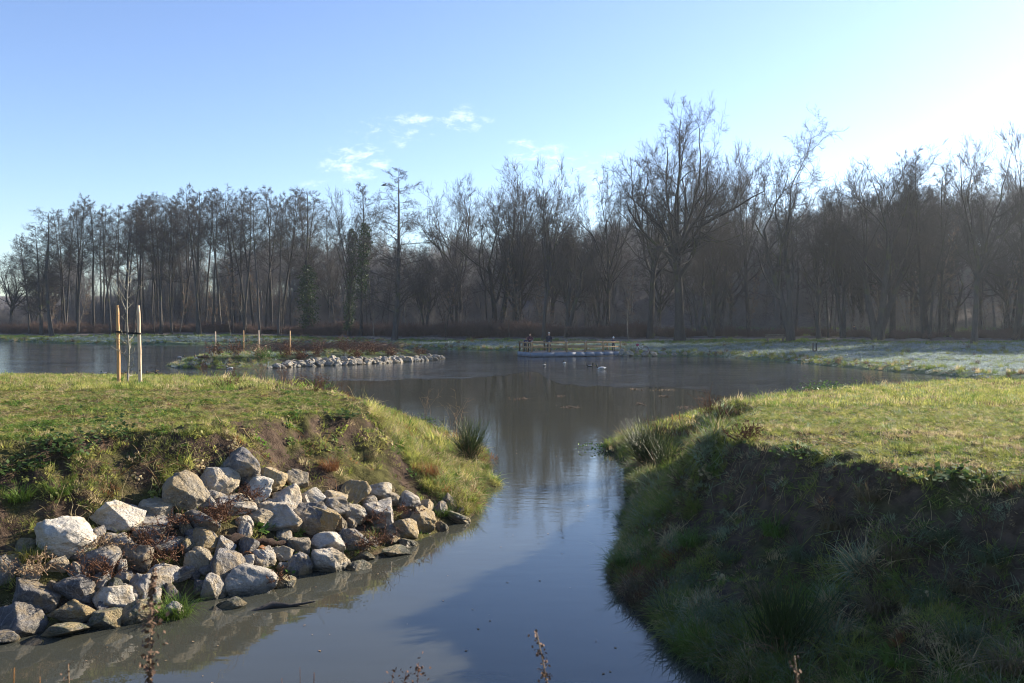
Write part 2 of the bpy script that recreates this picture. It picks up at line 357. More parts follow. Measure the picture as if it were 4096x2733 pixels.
def hit(px, py, y0=3.0, y1=320.0):
    """where the sight line of a frame pixel meets the ground or the water"""
    Y = y0 * (y1 / y0) ** np.linspace(0, 1, 2600); X = (px - 512) / F * Y; Z = EYE - (py - HY) / F * Y
    g = np.maximum(ground_z(X, Y), 0); k = np.argmax(Z <= g)
    return Vector((X[k], Y[k], max(g[k], 0)))
def at(px, py, Y): return Vector(((px - 512) / F * Y, Y, EYE - (py - HY) / F * Y))

def soilmat(name, grass, soil, scale=1.0):
    m, nt, b = newmat(name); geo = nd(nt, 'ShaderNodeNewGeometry'); co = geo.outputs['Position']
    nz = nd(nt, 'ShaderNodeSeparateXYZ', Vector=geo.outputs['Normal']).outputs[2]
    f1 = noise(nt, co, 1.1 * scale, 5, .6); f2 = noise(nt, co, 9 * scale, 5, .65); f3 = noise(nt, co, 40, 3)
    g = mixc(nt, mrange(nt, f2, .35, .65), grass, tuple(x * .55 for x in grass)); s = mixc(nt, mrange(nt, f2, .35, .65), soil, tuple(x * .5 for x in soil))
    k = mrange(nt, mth(nt, 'ADD', mth(nt, 'MULTIPLY', nz, .6), mth(nt, 'MULTIPLY', f1, .9)), .86, 1.06)
    c = mixc(nt, k, s, g)
    nt.links.new(c, b.inputs['Base Color']); b.inputs['Roughness'].default_value = .95; b.inputs['Specular IOR Level'].default_value = .1
    bump(nt, b, mth(nt, 'ADD', f2, mth(nt, 'MULTIPLY', f3, .5)), .8, .06); return m
M['soil'] = soilmat('bank_soil', (.085, .08, .025), (.085, .058, .040))
M['soilr'] = soilmat('bank_soil_damp', (.085, .085, .03), (.095, .070, .050))
M['soili'] = soilmat('island_soil', (.10, .12, .06), (.06, .05, .04))
def farmat():
    m, nt, b = newmat('meadow_ground'); co = nd(nt, 'ShaderNodeNewGeometry').outputs['Position']
    a = nt.nodes.new('ShaderNodeAttribute'); a.attribute_name = 'zone'; z = nd(nt, 'ShaderNodeSeparateColor', Color=a.outputs['Color'])
    f1 = noise(nt, co, .25, 5, .6); f2 = noise(nt, co, 2.2, 5, .7)
    frost = mixc(nt, mrange(nt, f2, .36, .64), (.22, .27, .265), (.10, .14, .08))
    green = mixc(nt, mrange(nt, f2, .36, .64), (.085, .125, .03), (.05, .075, .022))
    litter = mixc(nt, mrange(nt, f2, .36, .64), (.17, .145, .122), (.10, .088, .078))
    fr = mth(nt, 'MULTIPLY', z.outputs[1], mrange(nt, f1, .3, .55, .55, 1))
    c = mixc(nt, fr, green, frost); c = mixc(nt, z.outputs[0], c, litter)
    nt.links.new(c, b.inputs['Base Color']); b.inputs['Roughness'].default_value = .95; b.inputs['Specular IOR Level'].default_value = .1
    bump(nt, b, f2, .7, .25); return m
M['far'] = farmat()

def fan_grid(y0, y1, ny, u0, u1, nu):
    Y = y0 * (y1 / y0) ** np.linspace(0, 1, ny); U = np.linspace(u0, u1, nu)
    yy, uu = np.meshgrid(Y, U, indexing='ij'); return uu * yy, yy
def land_obj(name, which, X, Y, mat, cut=-.7, zone=None):
    z, d = land_z(which, X, Y); ny, nu = X.shape
    V = np.stack([X, Y, z], -1).reshape(-1, 3); idx = np.arange(ny * nu).reshape(ny, nu)
    Fq = np.stack([idx[:-1, :-1], idx[:-1, 1:], idx[1:, 1:], idx[1:, :-1]], -1).reshape(-1, 4)
    keep = (z.reshape(-1)[Fq] > cut).any(1); Fq = Fq[keep]
    used = np.unique(Fq); rm = np.full(len(V), -1); rm[used] = np.arange(len(used))
    me = mesh_np(name, V[used], rm[Fq], [mat])
    if zone is not None:
        at_ = me.attributes.new('zone', 'FLOAT_COLOR', 'POINT'); c = zone(V[used, 0], V[used, 1]); at_.data.foreach_set('color', c.astype(np.float32).ravel())
    o = link(name, me); o['kind'] = 'structure'; return o
X, Y = fan_grid(4.0, 60, 330, -.95, .12, 330); land_obj('left_bank', 'left', X, Y, M['soil'])
X, Y = fan_grid(3.6, 52, 330, .0, 1.05, 300); land_obj('right_bank', 'right', X, Y, M['soilr'])
gx, gy = np.meshgrid(np.linspace(-28, -4, 110), np.linspace(54, 79, 110)); land_obj('island', 'isle', gx, gy, M['soili'])
gx, gy = np.meshgrid(np.linspace(-14, 14, 140), np.linspace(-6, 6.2, 80)); land_obj('near_bank', 'near', gx, gy, M['soil'])
def zone(x, y):
    d = land_z('far', x, y)[1]; e = y - edge_y(x)
    litter = np.clip((e + 3 + 4 * (fbm(x * .1, y * .1, 61) - .5)) / 3, 0, 1) * 1.0
    clear = np.exp(-((e - 38 - .05 * x) / 7) ** 2) * np.clip((x - 20) / 15, 0, 1)          # grassy clearing behind the hedge
    litter = litter * (1 - .9 * clear)
    frost = np.clip((-e - 4 + 5 * (fbm(x * .08, y * .3, 63) - .5)) / 4, 0, 1) * np.clip(d / 3, .25, 1)
    return np.stack([litter, frost, 0 * x, 1 + 0 * x], -1)
X, Y = fan_grid(38, 900, 380, -1.25, 1.35, 520); land_obj('ground', 'far', X, Y, M['far'], zone=zone)

# water: a murky sheet that is lit by the sun from above and mirrors the sky
def watermat():
    m, nt, b = newmat('pond_water'); co = nd(nt, 'ShaderNodeNewGeometry').outputs['Position']
    f = noise(nt, co, .35, 3); nt.links.new(mixc(nt, mrange(nt, f, .3, .7), (.054, .055, .041), (.046, .048, .038)), b.inputs['Base Color'])
    b.inputs['Roughness'].default_value = .03; b.inputs['IOR'].default_value = 1.38; b.inputs['Specular IOR Level'].default_value = .5
    mp = nd(nt, 'ShaderNodeMapping', Vector=co); mp.inputs['Scale'].default_value = (.8, 2.2, 1)
    y = nd(nt, 'ShaderNodeSeparateXYZ', Vector=co).outputs[1]
    n1 = noise(nt, mp.outputs[0], 1.5, 3, .5, .3); n2 = noise(nt, mp.outputs[0], 5.5, 2, .5)
    br = mrange(nt, noise(nt, co, .12, 2), .42, .6)
    h = mth(nt, 'ADD', mth(nt, 'MULTIPLY', n1, .35), mth(nt, 'MULTIPLY', n2, mth(nt, 'MULTIPLY', mrange(nt, y, 10, 18), mth(nt, 'ADD', mth(nt, 'MULTIPLY', br, .25), .12))))
    bump(nt, b, h, .05, .12); return m
M['water'] = watermat()
def icemat():
    m, nt, b = newmat('thin_ice'); co = nd(nt, 'ShaderNodeNewGeometry').outputs['Position']
    mp = nd(nt, 'ShaderNodeMapping', Vector=co); mp.inputs['Scale'].default_value = (.55, 1.3, 1)
    f = noise(nt, mp.outputs[0], .5, 5, .65); g = noise(nt, mp.outputs[0], 3.0, 4, .7, .5)
    c = mixc(nt, mrange(nt, f, .35, .65), (.034, .037, .038), (.050, .056, .060)); c = mixc(nt, mrange(nt, g, .64, .76, 0, .5), c, (.36, .40, .44))
    nt.links.new(c, b.inputs['Base Color']); b.inputs['IOR'].default_value = 1.31
    nt.links.new(mrange(nt, f, .3, .7, .06, .15), b.inputs['Roughness'])
    bump(nt, b, mth(nt, 'ADD', g, mth(nt, 'MULTIPLY', noise(nt, mp.outputs[0], 9, 3, .7), .4)), .22, .03); return m
M['ice'] = icemat()
o = link('water', mesh_np('water', [(-900, -20, 0), (900, -20, 0), (900, 175, 0), (-900, 175, 0)], [(0, 1, 2, 3)], [M['water']])); o['kind'] = 'structure'
ice_edge = [(-60, 47), (-20, 46.5), (-8.5, 45.8)] + [wp(*p) for p in ((425, 379.6), (468, 377.7), (503, 375.7), (518, 373), (530, 371.5), (540, 374), (545, 378), (556, 383), (590, 386), (621, 387), (650, 386.6), (686, 388), (705, 393), (725, 397), (770, 401))] + [(11, 32.5), (30, 34), (60, 34)]
pts = []
for (a, b_) in zip(ice_edge[:-1], ice_edge[1:]):
    n = max(2, int(math.dist(a, b_) / .2))
    for i in range(n): t = i / n; pts.append((a[0] + (b_[0] - a[0]) * t, a[1] + (b_[1] - a[1]) * t))
pts.append(ice_edge[-1]); P = np.array(pts); P[:, 1] += ((fbm(P[:, 0] * .7, P[:, 1] * .3, 71) - .5) * 3.0 + (fbm(P[:, 0] * 3.1, P[:, 1] * .3, 73) - .5) * 1.6) * np.clip((P[:, 0] + 30) / 20, 0, 1)
V = [(x, y, .004) for x, y in P] + [(x * 2.4, 170, .004) for x, y in P]; n = len(P)
o = link('ice', mesh_np('ice', V, [(i, i + 1, n + i + 1, n + i) for i in range(n - 1)], [M['ice']])); o['kind'] = 'structure'
# the trodden gravel path along the wood and its spur down to the meadow
def strip(name, pts, w, mat, dz=.03):
    P = np.array(pts, float); t = np.linspace(0, len(P) - 1, 90); x = np.interp(t, range(len(P)), P[:, 0]); y = np.interp(t, range(len(P)), P[:, 1])
    tx, ty = np.gradient(x), np.gradient(y); L = np.hypot(tx, ty); nx, ny = -ty / L, tx / L; rows = []
    for k in np.linspace(-1, 1, 5): xx, yy = x + nx * w / 2 * k, y + ny * w / 2 * k; rows.append(np.stack([xx, yy, land_z('far', xx, yy)[0] + dz + .02 * (1 - k * k)], 1))
    V = np.concatenate(rows); n = len(x); Fq = [(r * n + i, r * n + i + 1, (r + 1) * n + i + 1, (r + 1) * n + i) for r in range(4) for i in range(n - 1)]
    o = link(name, mesh_np(name, V, Fq, [mat])); o['kind'] = 'structure'
ex = np.linspace(-100, 130, 60); strip('path', [(x, edge_y(x) + 2.2) for x in ex], 2.0, M['path'])
strip('path_spur', [(27, 79), (29.5, 85), (33.5, 92), (39, 98), (45, 94.5)], 2.6, M['path'], .035)
# winter haze over the pond and the wood
m = bpy.data.materials.new('winter_haze'); m.use_nodes = True; nt = m.node_tree; nt.nodes.clear()
pv = nd(nt, 'ShaderNodeVolumePrincipled', Color=(.80, .90, 1.0), Density=.00024, Anisotropy=.5); mo = nt.nodes.new('ShaderNodeOutputMaterial'); nt.links.new(pv.outputs[0], mo.inputs['Volume'])
o = MB().box((-1400, -60, -2.3), (1400, 1000, 75)).build('haze', m, smooth=False); tag(o, 'thin pale winter haze lying over the pond and the wood', 'haze', kind='stuff')
# ---------------------------------------------------------------- bare winter trees
def norm(v): return v / (np.linalg.norm(v, axis=-1, keepdims=True) + 1e-9)
def run(r, P0, D0, L, R0, R1, K, wob, trop):
    N = len(P0); P = np.empty((N, K + 1, 3)); P[:, 0] = P0; D = norm(D0.copy()); st = (L / K)[:, None]
    for k in range(K):
        D = norm(D + r.normal(0, wob, (N, 3)) + np.array([0, 0, trop])); P[:, k + 1] = P[:, k] + D * st
    t = np.linspace(0, 1, K + 1)[None]; return P, R0[:, None] * (1 - t) + R1[:, None] * t
def spawn(r, P, R, L, n, t0, t1, ang, asd, pw=1.0, up=0.0, spiral=False):
    """children along the parents: n per parent (float, or array)"""
    N, K1, _ = P.shape; n = np.broadcast_to(np.asarray(n), (N,)); cnt = np.floor(n + r.random(N)).astype(int)
    par = np.repeat(np.arange(N), cnt); m = len(par)
    if spiral:
        off = np.concatenate([np.arange(c) / max(c, 1) for c in cnt]) if m else np.zeros(0); t = t0 + (t1 - t0) * np.clip(off * cnt[par] / np.maximum(cnt[par] - 1, 1) + (r.random(m) - .5) * .6 / np.maximum(cnt[par], 1), 0, 1) ** pw
    else: t = t0 + (t1 - t0) * r.random(m) ** pw
    f = t * (K1 - 1); i = np.minimum(f.astype(int), K1 - 2); fr = (f - i)[:, None]
    p = P[par, i] * (1 - fr) + P[par, i + 1] * fr; T = norm(P[par, i + 1] - P[par, i]); rad = R[par, i] * (1 - fr[:, 0]) + R[par, i + 1] * fr[:, 0]
    ref = np.where(np.abs(T[:, 2:3]) > .9, np.array([[1., 0, 0]]), np.array([[0, 0, 1.]])); A = norm(np.cross(T, ref)); B = np.cross(T, A)
    ph = r.random(m) * 2 * np.pi
    if spiral: ph = np.concatenate([np.arange(c) for c in cnt]) * 2.4 + par * 1.7 + r.normal(0, .35, m)
    a = np.radians(ang + r.normal(0, asd, m))
    D = T * np.cos(a)[:, None] + (A * np.cos(ph)[:, None] + B * np.sin(ph)[:, None]) * np.sin(a)[:, None]
    D = norm(D + np.array([0, 0, up])); return p, D, rad, L[par], t, par
def make_tree(seed, H, r0, trunk, levels, cones=0, keep=2):
    """trunk: dict(len, K, wob, lean); levels: list of dicts. Returns (wood mesh arrays, twig mesh arrays, trunk polyline)."""
    r = np.random.default_rng(seed)
    nst = trunk.get('stems', 1)
    D0 = np.array([[trunk.get('lean', 0) * math.cos(i * 2.4 + trunk.get('la', 0)), trunk.get('lean', 0) * math.sin(i * 2.4 + trunk.get('la', 0)), 1.] for i in range(nst)])
    L = H * trunk['len'] * (1 - .25 * r.random(nst) * (nst > 1)); P0 = np.zeros((nst, 3)) + D0 * np.array([.4, .4, 0]) * (nst > 1)
    P, R = run(r, P0, D0, L, np.full(nst, r0), np.full(nst, r0 * trunk.get('tip', .25)), trunk['K'], trunk['wob'], trunk.get('trop', .02))
    P[:, 0, 2] = -.5
    if trunk.get('flare', 1.4) > 1: R[:, 0] *= trunk.get('flare', 1.4)
    wood = [tubes(P, R, 8)]; twig = []; tp = P.copy(); tipsP = None
    for li, lv in enumerate(levels):
        p, D, rad, pl, t, par = spawn(r, P, R, L, lv['n'], lv.get('t0', .2), lv.get('t1', 1.), lv['ang'], lv.get('asd', 10), lv.get('pw', 1.), lv.get('up', 0), lv.get('spiral', False))
        L2 = lv['len'](t) if callable(lv['len']) else lv['len'] + 0 * t
        L2 = L2 * (pl if lv.get('rel', True) else H) * r.uniform(.65, 1.2, len(t))
        R2 = np.maximum(rad * lv.get('rad', .55), lv.get('rmin', .008)); R2 = np.minimum(R2, lv.get('rmax', 9))
        P2, RR = run(r, p, D, L2, R2, np.maximum(R2 * lv.get('tip', .35), .005), lv['K'], lv['wob'], lv.get('trop', .03))
        (wood if li < keep else twig).append(tubes(P2, RR, 6 if li == 0 else (4 if li < keep else 3)))
        P, R, L = P2, RR, L2
    if cones:      # catkins and little cones of the alders
        e = P[:, -1]; k = r.choice(len(e), min(cones, len(e)), replace=False); c = e[k]; s = .03
        q = np.stack([c + [-s, 0, 0], c + [0, s, -s], c + [s, 0, 0], c + [0, -s, s]], 1).reshape(-1, 3)
        twig.append((q, np.arange(len(q)).reshape(-1, 4)))
    def cat(lst):
        V = []; Fq = []; n = 0
        for v, f in lst: V.append(v); Fq.append(f + n); n += len(v)
        return np.concatenate(V), np.concatenate(Fq)
    return cat(wood), cat(twig), tp
TREES = {}
def reg(key, seed, H, r0, trunk, levels, cones=0, wm='bark', tm='twig', keep=2):
    w, t, tp = make_tree(seed, H, r0, trunk, levels, cones, keep)
    TREES[key] = dict(H=float(np.percentile(t[0][:, 2], 99.3)), trunk=mesh_np(key + '_trunk', *w, [M[wm]]), crown=mesh_np(key + '_crown', *t, [M[tm]]), raw=(w, t, wm, tm), tp=tp,
                      W=float(np.percentile(np.hypot(t[0][:, 0], t[0][:, 1]), 93)))
def alder(key, seed, n1=46, wide=.15, t0=.36):
    reg(key, seed, 24, .24, dict(len=.97, K=14, wob=.035, lean=.03, la=seed, tip=.14),
        [dict(n=n1, t0=t0, t1=1, ang=66, asd=12, spiral=True, len=lambda t: wide * (1.15 - .85 * ((t - t0) / (1 - t0)) ** 1.5) * np.where(t < .55, .75, 1), K=5, wob=.10, trop=.07, rad=.34, rmin=.02, rmax=.07, tip=.3),
         dict(n=9, t0=.2, ang=42, asd=14, len=.42, K=3, wob=.14, trop=.05, rad=.5, rmin=.013, tip=.5),
         dict(n=6, t0=.1, ang=40, asd=14, len=.55, K=3, wob=.14, trop=.05, rad=.6, rmin=.010, rmax=.012, tip=.6),
         dict(n=1.8, t0=.2, ang=40, asd=14, len=.6, K=1, wob=.15, trop=.03, rad=.8, rmin=.008, rmax=.009, tip=.6)], cones=600)
alder('alder_a', 11, 34, .16, .45); alder('alder_b', 12, 28, .14, .58); alder('alder_c', 13, 38, .18, .38)
reg('conic', 21, 24, .34, dict(len=.98, K=16, wob=.03, tip=.06),
    [dict(n=54, t0=.16, t1=1, ang=74, asd=10, spiral=True, len=lambda t: .27 * (1.12 - t) ** .8, K=6, wob=.10, trop=.03, rad=.30, rmin=.022, rmax=.09, tip=.25),
     dict(n=10, t0=.2, ang=45, asd=14, len=.36, K=3, wob=.14, trop=.02, rad=.5, rmin=.013, tip=.5),
     dict(n=7, t0=.15, ang=45, asd=14, len=.45, K=2, wob=.18, rad=.6, rmin=.012, rmax=.015), dict(n=2.2, t0=.2, ang=45, len=.5, K=1, wob=.18, rad=.8, rmin=.010, rmax=.012)], cones=500)
def spreading(key, seed, H=26, r0=.8, fork=.48, n1=9, wm='bark', a1=34, wob=.15, n2=9):
    reg(key, seed, H, r0, dict(len=fork, K=8, wob=.03, tip=.55, lean=.04, la=seed),
        [dict(n=n1, t0=.55, t1=1.0, ang=a1, asd=9, spiral=True, len=lambda t: .50 + .06 * t, rel=False, K=9, wob=wob, trop=.045, rad=.62, rmin=.09, tip=.16),
         dict(n=n2, t0=.15, ang=46, asd=14, len=lambda t: .50 * (1.15 - .6 * t), K=6, wob=.18, trop=.05, rad=.50, rmin=.03, rmax=.14, tip=.25),
         dict(n=6.5, t0=.15, ang=44, asd=14, len=.42, K=4, wob=.18, trop=.05, rad=.5, rmin=.014, tip=.4),
         dict(n=8, t0=.12, ang=40, asd=14, len=.46, K=3, wob=.16, trop=.05, rad=.55, rmin=.014, rmax=.018, tip=.5),
         dict(n=2.8, t0=.2, ang=38, len=.55, K=1, wob=.15, trop=.05, rad=.75, rmin=.010, rmax=.012, tip=.6)])
spreading('oak_a', 101, 26, .8, .50, 13, a1=40, wob=.13, n2=11); spreading('oak_b', 106, 23, .55, .44, 9, 'bark', 44, .16)
def vase(key, seed, H=22, stems=1, n1=11, a1=24, wm='bark', tm='twig', r0=.42):
    reg(key, seed, H, r0, dict(len=.5 if stems == 1 else .62, K=8, wob=.04, tip=.5, stems=stems, lean=.05 if stems == 1 else .2, la=seed, trop=.03),
        [dict(n=n1 / stems, t0=.42, t1=1.0, ang=a1, asd=9, spiral=True, len=.52, rel=False, K=8, wob=.085, trop=.06, rad=.52, rmin=.05, tip=.18),
         dict(n=9, t0=.15, ang=34, asd=11, len=lambda t: .48 * (1.15 - .65 * t), K=5, wob=.11, trop=.08, rad=.48, rmin=.02, rmax=.09, tip=.3),
         dict(n=8, t0=.15, ang=34, asd=12, len=.45, K=3, wob=.13, trop=.07, rad=.5, rmin=.012, rmax=.02, tip=.5),
         dict(n=6.4, t0=.12, ang=34, asd=12, len=.5, K=2, wob=.14, trop=.06, rad=.6, rmin=.014, rmax=.016, tip=.6),
         dict(n=1.0, t0=.2, ang=36, len=.55, K=1, wob=.15, trop=.03, rad=.8, rmin=.010, rmax=.012)], wm=wm, tm=tm)
vase('vase_a', 41); vase('vase_b', 43, 21, 3, 14, 22); vase('vase_c', 47, 20, 2, 12, 30)
reg('crook', 55, 24, .5, dict(len=.62, K=12, wob=.10, tip=.4, stems=2, lean=.14, la=.6, trop=.05),
    [dict(n=7, t0=.35, t1=1, ang=42, asd=14, spiral=True, len=.36, rel=False, K=9, wob=.22, trop=.06, rad=.55, rmin=.06, tip=.15),
     dict(n=8, t0=.2, ang=48, asd=14, len=.42, K=5, wob=.2, trop=.04, rad=.5, rmin=.025, rmax=.1, tip=.3), dict(n=7, t0=.15, ang=45, asd=14, len=.42, K=3, wob=.18, trop=.03, rad=.5, rmin=.012, tip=.5),
     dict(n=6, t0=.12, ang=42, asd=14, len=.5, K=2, wob=.16, rad=.6, rmin=.013, rmax=.016, tip=.5), dict(n=1.5, t0=.2, ang=40, len=.55, K=1, wob=.15, rad=.8, rmin=.010, rmax=.012)])
def pole(key, seed, H, r0, wm, n1=26, tm='twig'):
    reg(key, seed, H, r0, dict(len=.95, K=10, wob=.05, lean=.08, la=seed, tip=.12, flare=1.2),
        [dict(n=n1, t0=.25, t1=1, ang=52, asd=14, spiral=True, len=lambda t: .17 * (1.2 - t), K=5, wob=.14, trop=.06, rad=.4, rmin=.014, rmax=.04, tip=.3),
         dict(n=7, t0=.15, ang=42, asd=14, len=.42, K=3, wob=.16, trop=.04, rad=.5, rmin=.010, rmax=.016, tip=.5),
         dict(n=5, t0=.12, ang=42, asd=14, len=.5, K=2, wob=.16, rad=.6, rmin=.011, rmax=.013)], wm=wm, tm=tm, keep=1)
pole('pole_a', 61, 13, .075, 'barkp'); pole('pole_b', 62, 16, .10, 'bark', 30); pole('pole_c', 63, 10, .06, 'barkp', 24, 'twigw')
def shrubmesh(seed, H, n, spread):
    r = np.random.default_rng(seed); P0 = np.zeros((n, 3)); P0[:, :2] = r.normal(0, spread * .35, (n, 2)); D = np.stack([r.normal(0, .35, n), r.normal(0, .35, n), np.ones(n)], 1)
    L = H * r.uniform(.5, 1.1, n); P, R = run(r, P0, D, L, np.full(n, .016), np.full(n, .008), 4, .12, .05); out = [tubes(P, R, 3)]
    for k, lf in ((6, .45), (4, .5)):
        p, D, rad, pl, t, par = spawn(r, P, R, L, k, .25, 1, 38, 12); L = pl * lf * r.uniform(.6, 1.2, len(t)); R2 = np.full(len(t), .0085)
        P, R = run(r, p, D, L, R2, R2 * .7, 2, .15, .05); out.append(tubes(P, R, 3))
    V = []; Fq = []; m = 0
    for v, f in out: V.append(v); Fq.append(f + m); m += len(v)
    return np.concatenate(V), np.concatenate(Fq)

def tree(key, pos, H, label, group=None, rz=None, name='bare_tree', wx=1.0, ivy=None, cat='tree', tilt=(0, 0)):
    T = TREES[key]; s = H / T['H']
    o = thing(name, label, cat, pos, rng.random() * 6.28 if rz is None else rz, group); o.scale = (s * wx, s * wx, s)
    o.rotation_euler[0], o.rotation_euler[1] = tilt
    link('trunk', T['trunk'], o); link('crown', T['crown'], o)['kind'] = 'stuff'
    if ivy:
        z0, z1, wid, n = ivy; r = np.random.default_rng(int(pos[0] * 10) + 999); z = r.uniform(z0, z1, n) / s; tp = T['tp'][0]
        cx = np.interp(z, tp[:, 2], tp[:, 0]); cy = np.interp(z, tp[:, 2], tp[:, 1]); rad = wid / s * np.abs(r.normal(.75, .38, n)) * (.75 + .5 * fbm(z * .6, z * 0 + 3, 5)) * np.clip((z1 / s - z) / (1.8 / s) + .3, .25, 1); a = r.uniform(0, 6.28, n)
        c = np.stack([cx + rad * np.cos(a), cy + rad * np.sin(a), z], 1); u = norm(r.normal(0, 1, (n, 3))) * .15 / s; v = norm(np.cross(u, r.normal(0, 1, (n, 3)))) * .13 / s
        q = np.stack([c - u, c + v, c + u, c - v], 1).reshape(-1, 3); link('ivy', mesh_np('ivy', q, np.arange(len(q)).reshape(-1, 4), [M['ivy']]), o)['kind'] = 'stuff'
    return o
# skyline of the wood in the photograph (x, y in a 2350 px wide view)
SKX = [35, 60, 120, 190, 250, 330, 430, 490, 560, 620, 690, 760, 800, 840, 885, 930, 960, 985, 1010, 1060, 1110, 1150, 1172, 1190, 1245, 1290, 1320, 1350, 1400, 1440, 1500, 1560, 1620, 1680, 1700, 1740, 1790, 1840, 1880, 1920, 1990, 2060, 2100, 2140, 2190, 2250, 2300, 2350]
SKY_ = [600, 530, 482, 452, 455, 447, 432, 418, 432, 420, 427, 442, 470, 440, 400, 430, 490, 512, 460, 430, 405, 410, 460, 440, 395, 415, 440, 420, 380, 330, 300, 300, 320, 330, 360, 365, 360, 380, 402, 395, 385, 385, 380, 380, 360, 350, 345, 340]
BKX = [35, 100, 700, 960, 1300, 1450, 1700, 1850, 2000, 2350]; BKY = [620, 565, 520, 545, 525, 500, 478, 452, 438, 410]
def back_h(x, y):
    px = 512 + F * x / y; v = np.interp(px / .4357, BKX, BKY) * .4357; return EYE + (HY - v) / F * y
def sky_h(x, y, frac=1.0):
    px = 512 + F * x / y; v = np.interp(px / .4357, SKX, SKY_) * .4357; return EYE + (HY - v) / F * y
def gz(x, y): return float(land_z('far', np.array([x]), np.array([y]))[0][0])
HEROES = []
def hero(key, bx, by, top, label, W=None, z=None, **kw):
    """base and top given in the 2350 px view"""
    px, py = bx * .4357, by * .4357
    p = hit(px, py, 44); x, y = p.x, p.y; zg = gz(x, y); H = EYE + (HY - top * .4357) / F * y - zg
    s = H / TREES[key]['H']; wx = 1.0
    if W: wx = W / 2 * .4357 / F * y / (TREES[key]['W'] * s)
    HEROES.append((512 + F * x / y, kw.pop('ref', None)))
    return tree(key, (x, y, zg), H, label, wx=float(np.clip(wx, .55, 1.7)), **kw)
hero('oak_a', 1560, 783, 252, 'tallest bare tree with great spreading crown and curved limbs behind the platform', W=300, rz=2.2, name='spreading_tree', ref='the tallest tree')
hero('oak_b', 1492, 775, 335, 'broad bare tree with thick limbs just left of the tallest tree', W=290, rz=.4, name='spreading_tree', ref='the broad tree left of the tallest')
hero('crook', 1816, 784, 292, 'crooked bare tree with snaking stems at the head of the gravel path', W=230, rz=1.9, name='crooked_tree', ref='the crooked tree by the path')
hero('vase_a', 1718, 772, 332, 'upright bare tree with fanned branches right of the tallest tree', W=210, rz=.7, name='fan_shaped_tree', ref='the fan-branched tree right of the tallest')
hero('conic', 905, 783, 386, 'lone cone-shaped alder standing forward on the frosty meadow behind the island', W=190, rz=1.0, name='conical_alder', ref='the cone-shaped alder')
hero('vase_c', 1138, 772, 388, 'wide fan-shaped bare tree left of the platform, its lowest limb sweeping out', W=260, rz=2.9, name='fan_shaped_tree', ref='the wide fan-shaped tree')
hero('oak_b', 1060, 768, 412, 'spreading bare tree between the cone-shaped alder and the fan-shaped tree', W=230, rz=4.1, name='spreading_tree')
hero('vase_a', 1248, 780, 380, 'dome-crowned bare tree with straight stem right behind the man on the platform', W=190, rz=3.3, name='dome_crowned_tree', ref='the dome-crowned tree')
hero('crook', 1300, 774, 470, 'leaning bare tree with thick dark base behind the railing', W=170, rz=5.0, name='leaning_tree')
hero('vase_b', 1185, 772, 425, 'thin tall bare tree leaning left of the dome-crowned tree', W=130, rz=.2, name='leaning_tree')
hero('oak_b', 2236, 790, 322, 'thick-trunked dark tree standing forward on the grass near the right edge', W=260, rz=.3, name='thick_trunked_tree', ref='the thick-trunked tree')
hero('vase_b', 2015, 780, 372, 'multi-stemmed bare tree with broom-like crown right of the gravel path', W=240, rz=1.2, name='broom_crowned_tree', ref='the broom-crowned tree')
hero('alder_b', 2118, 776, 335, 'tall slim tree with tufted top rising above its neighbours on the right', W=120, rz=2.0, name='tall_slim_tree', ref='the tufted slim tree')
hero('alder_a', 2092, 772, 350, 'tall slim twin tree with tufted top, left one of the pair', W=110, rz=4.0, name='tall_slim_tree')
hero('vase_c', 1935, 776, 384, 'bare tree with upright branches left of the broom-crowned tree', W=170, rz=3.9, name='upright_tree')
hero('vase_c', 2330, 778, 312, 'bare tree with heavy crown cut off by the right edge of the view', W=260, rz=1.4, name='spreading_tree')
hero('alder_b', 2165, 772, 375, 'slim bare tree between the tufted twins and the thick-trunked tree', W=100, rz=1.3, name='tall_slim_tree')
hero('alder_c', 712, 768, 432, 'bare tree with ivy wrapped around the lower half of its trunk', W=130, rz=.9, name='ivy_clad_tree', ivy=(1, 12, 1.0, 2200), ref='the half ivy-wrapped tree')
hero('vase_a', 800, 773, 445, 'bare tree with dense dark ivy climbing almost to its top', W=150, rz=2.4, name='ivy_clad_tree', ivy=(1, 17.5, 1.25, 3400), ref='the dark ivy tree')
hero('alder_b', 828, 772, 425, 'slim bare tree with light ivy high on its stem beside the dark ivy tree', W=130, rz=5.4, name='ivy_clad_tree', ivy=(6, 18, .85, 1500))
hero('alder_c', 120, 772, 478, 'leftmost of the tall alders, leaning out over the meadow with thick dark base', W=140, rz=.5, name='leaning_alder', tilt=(0, -.05), ref='the leftmost tall alder')
hero('conic', 95, 770, 520, 'bushy bare tree at the left end of the tall alder stand', W=120, rz=.9, name='bushy_alder', tilt=(0, -.10))
hero('vase_b', 1650, 770, 400, 'bare tree filling the gap beside the trunk of the tallest tree', W=150, rz=4.4, name='upright_tree')
hero('oak_b', 1395, 772, 395, 'bare tree with drooping twigs right of the dome-crowned tree', W=180, rz=2.0, name='spreading_tree')
hero('crook', 1880, 778, 420, 'low crooked tree right behind the head of the path', W=120, rz=.4, name='crooked_tree')
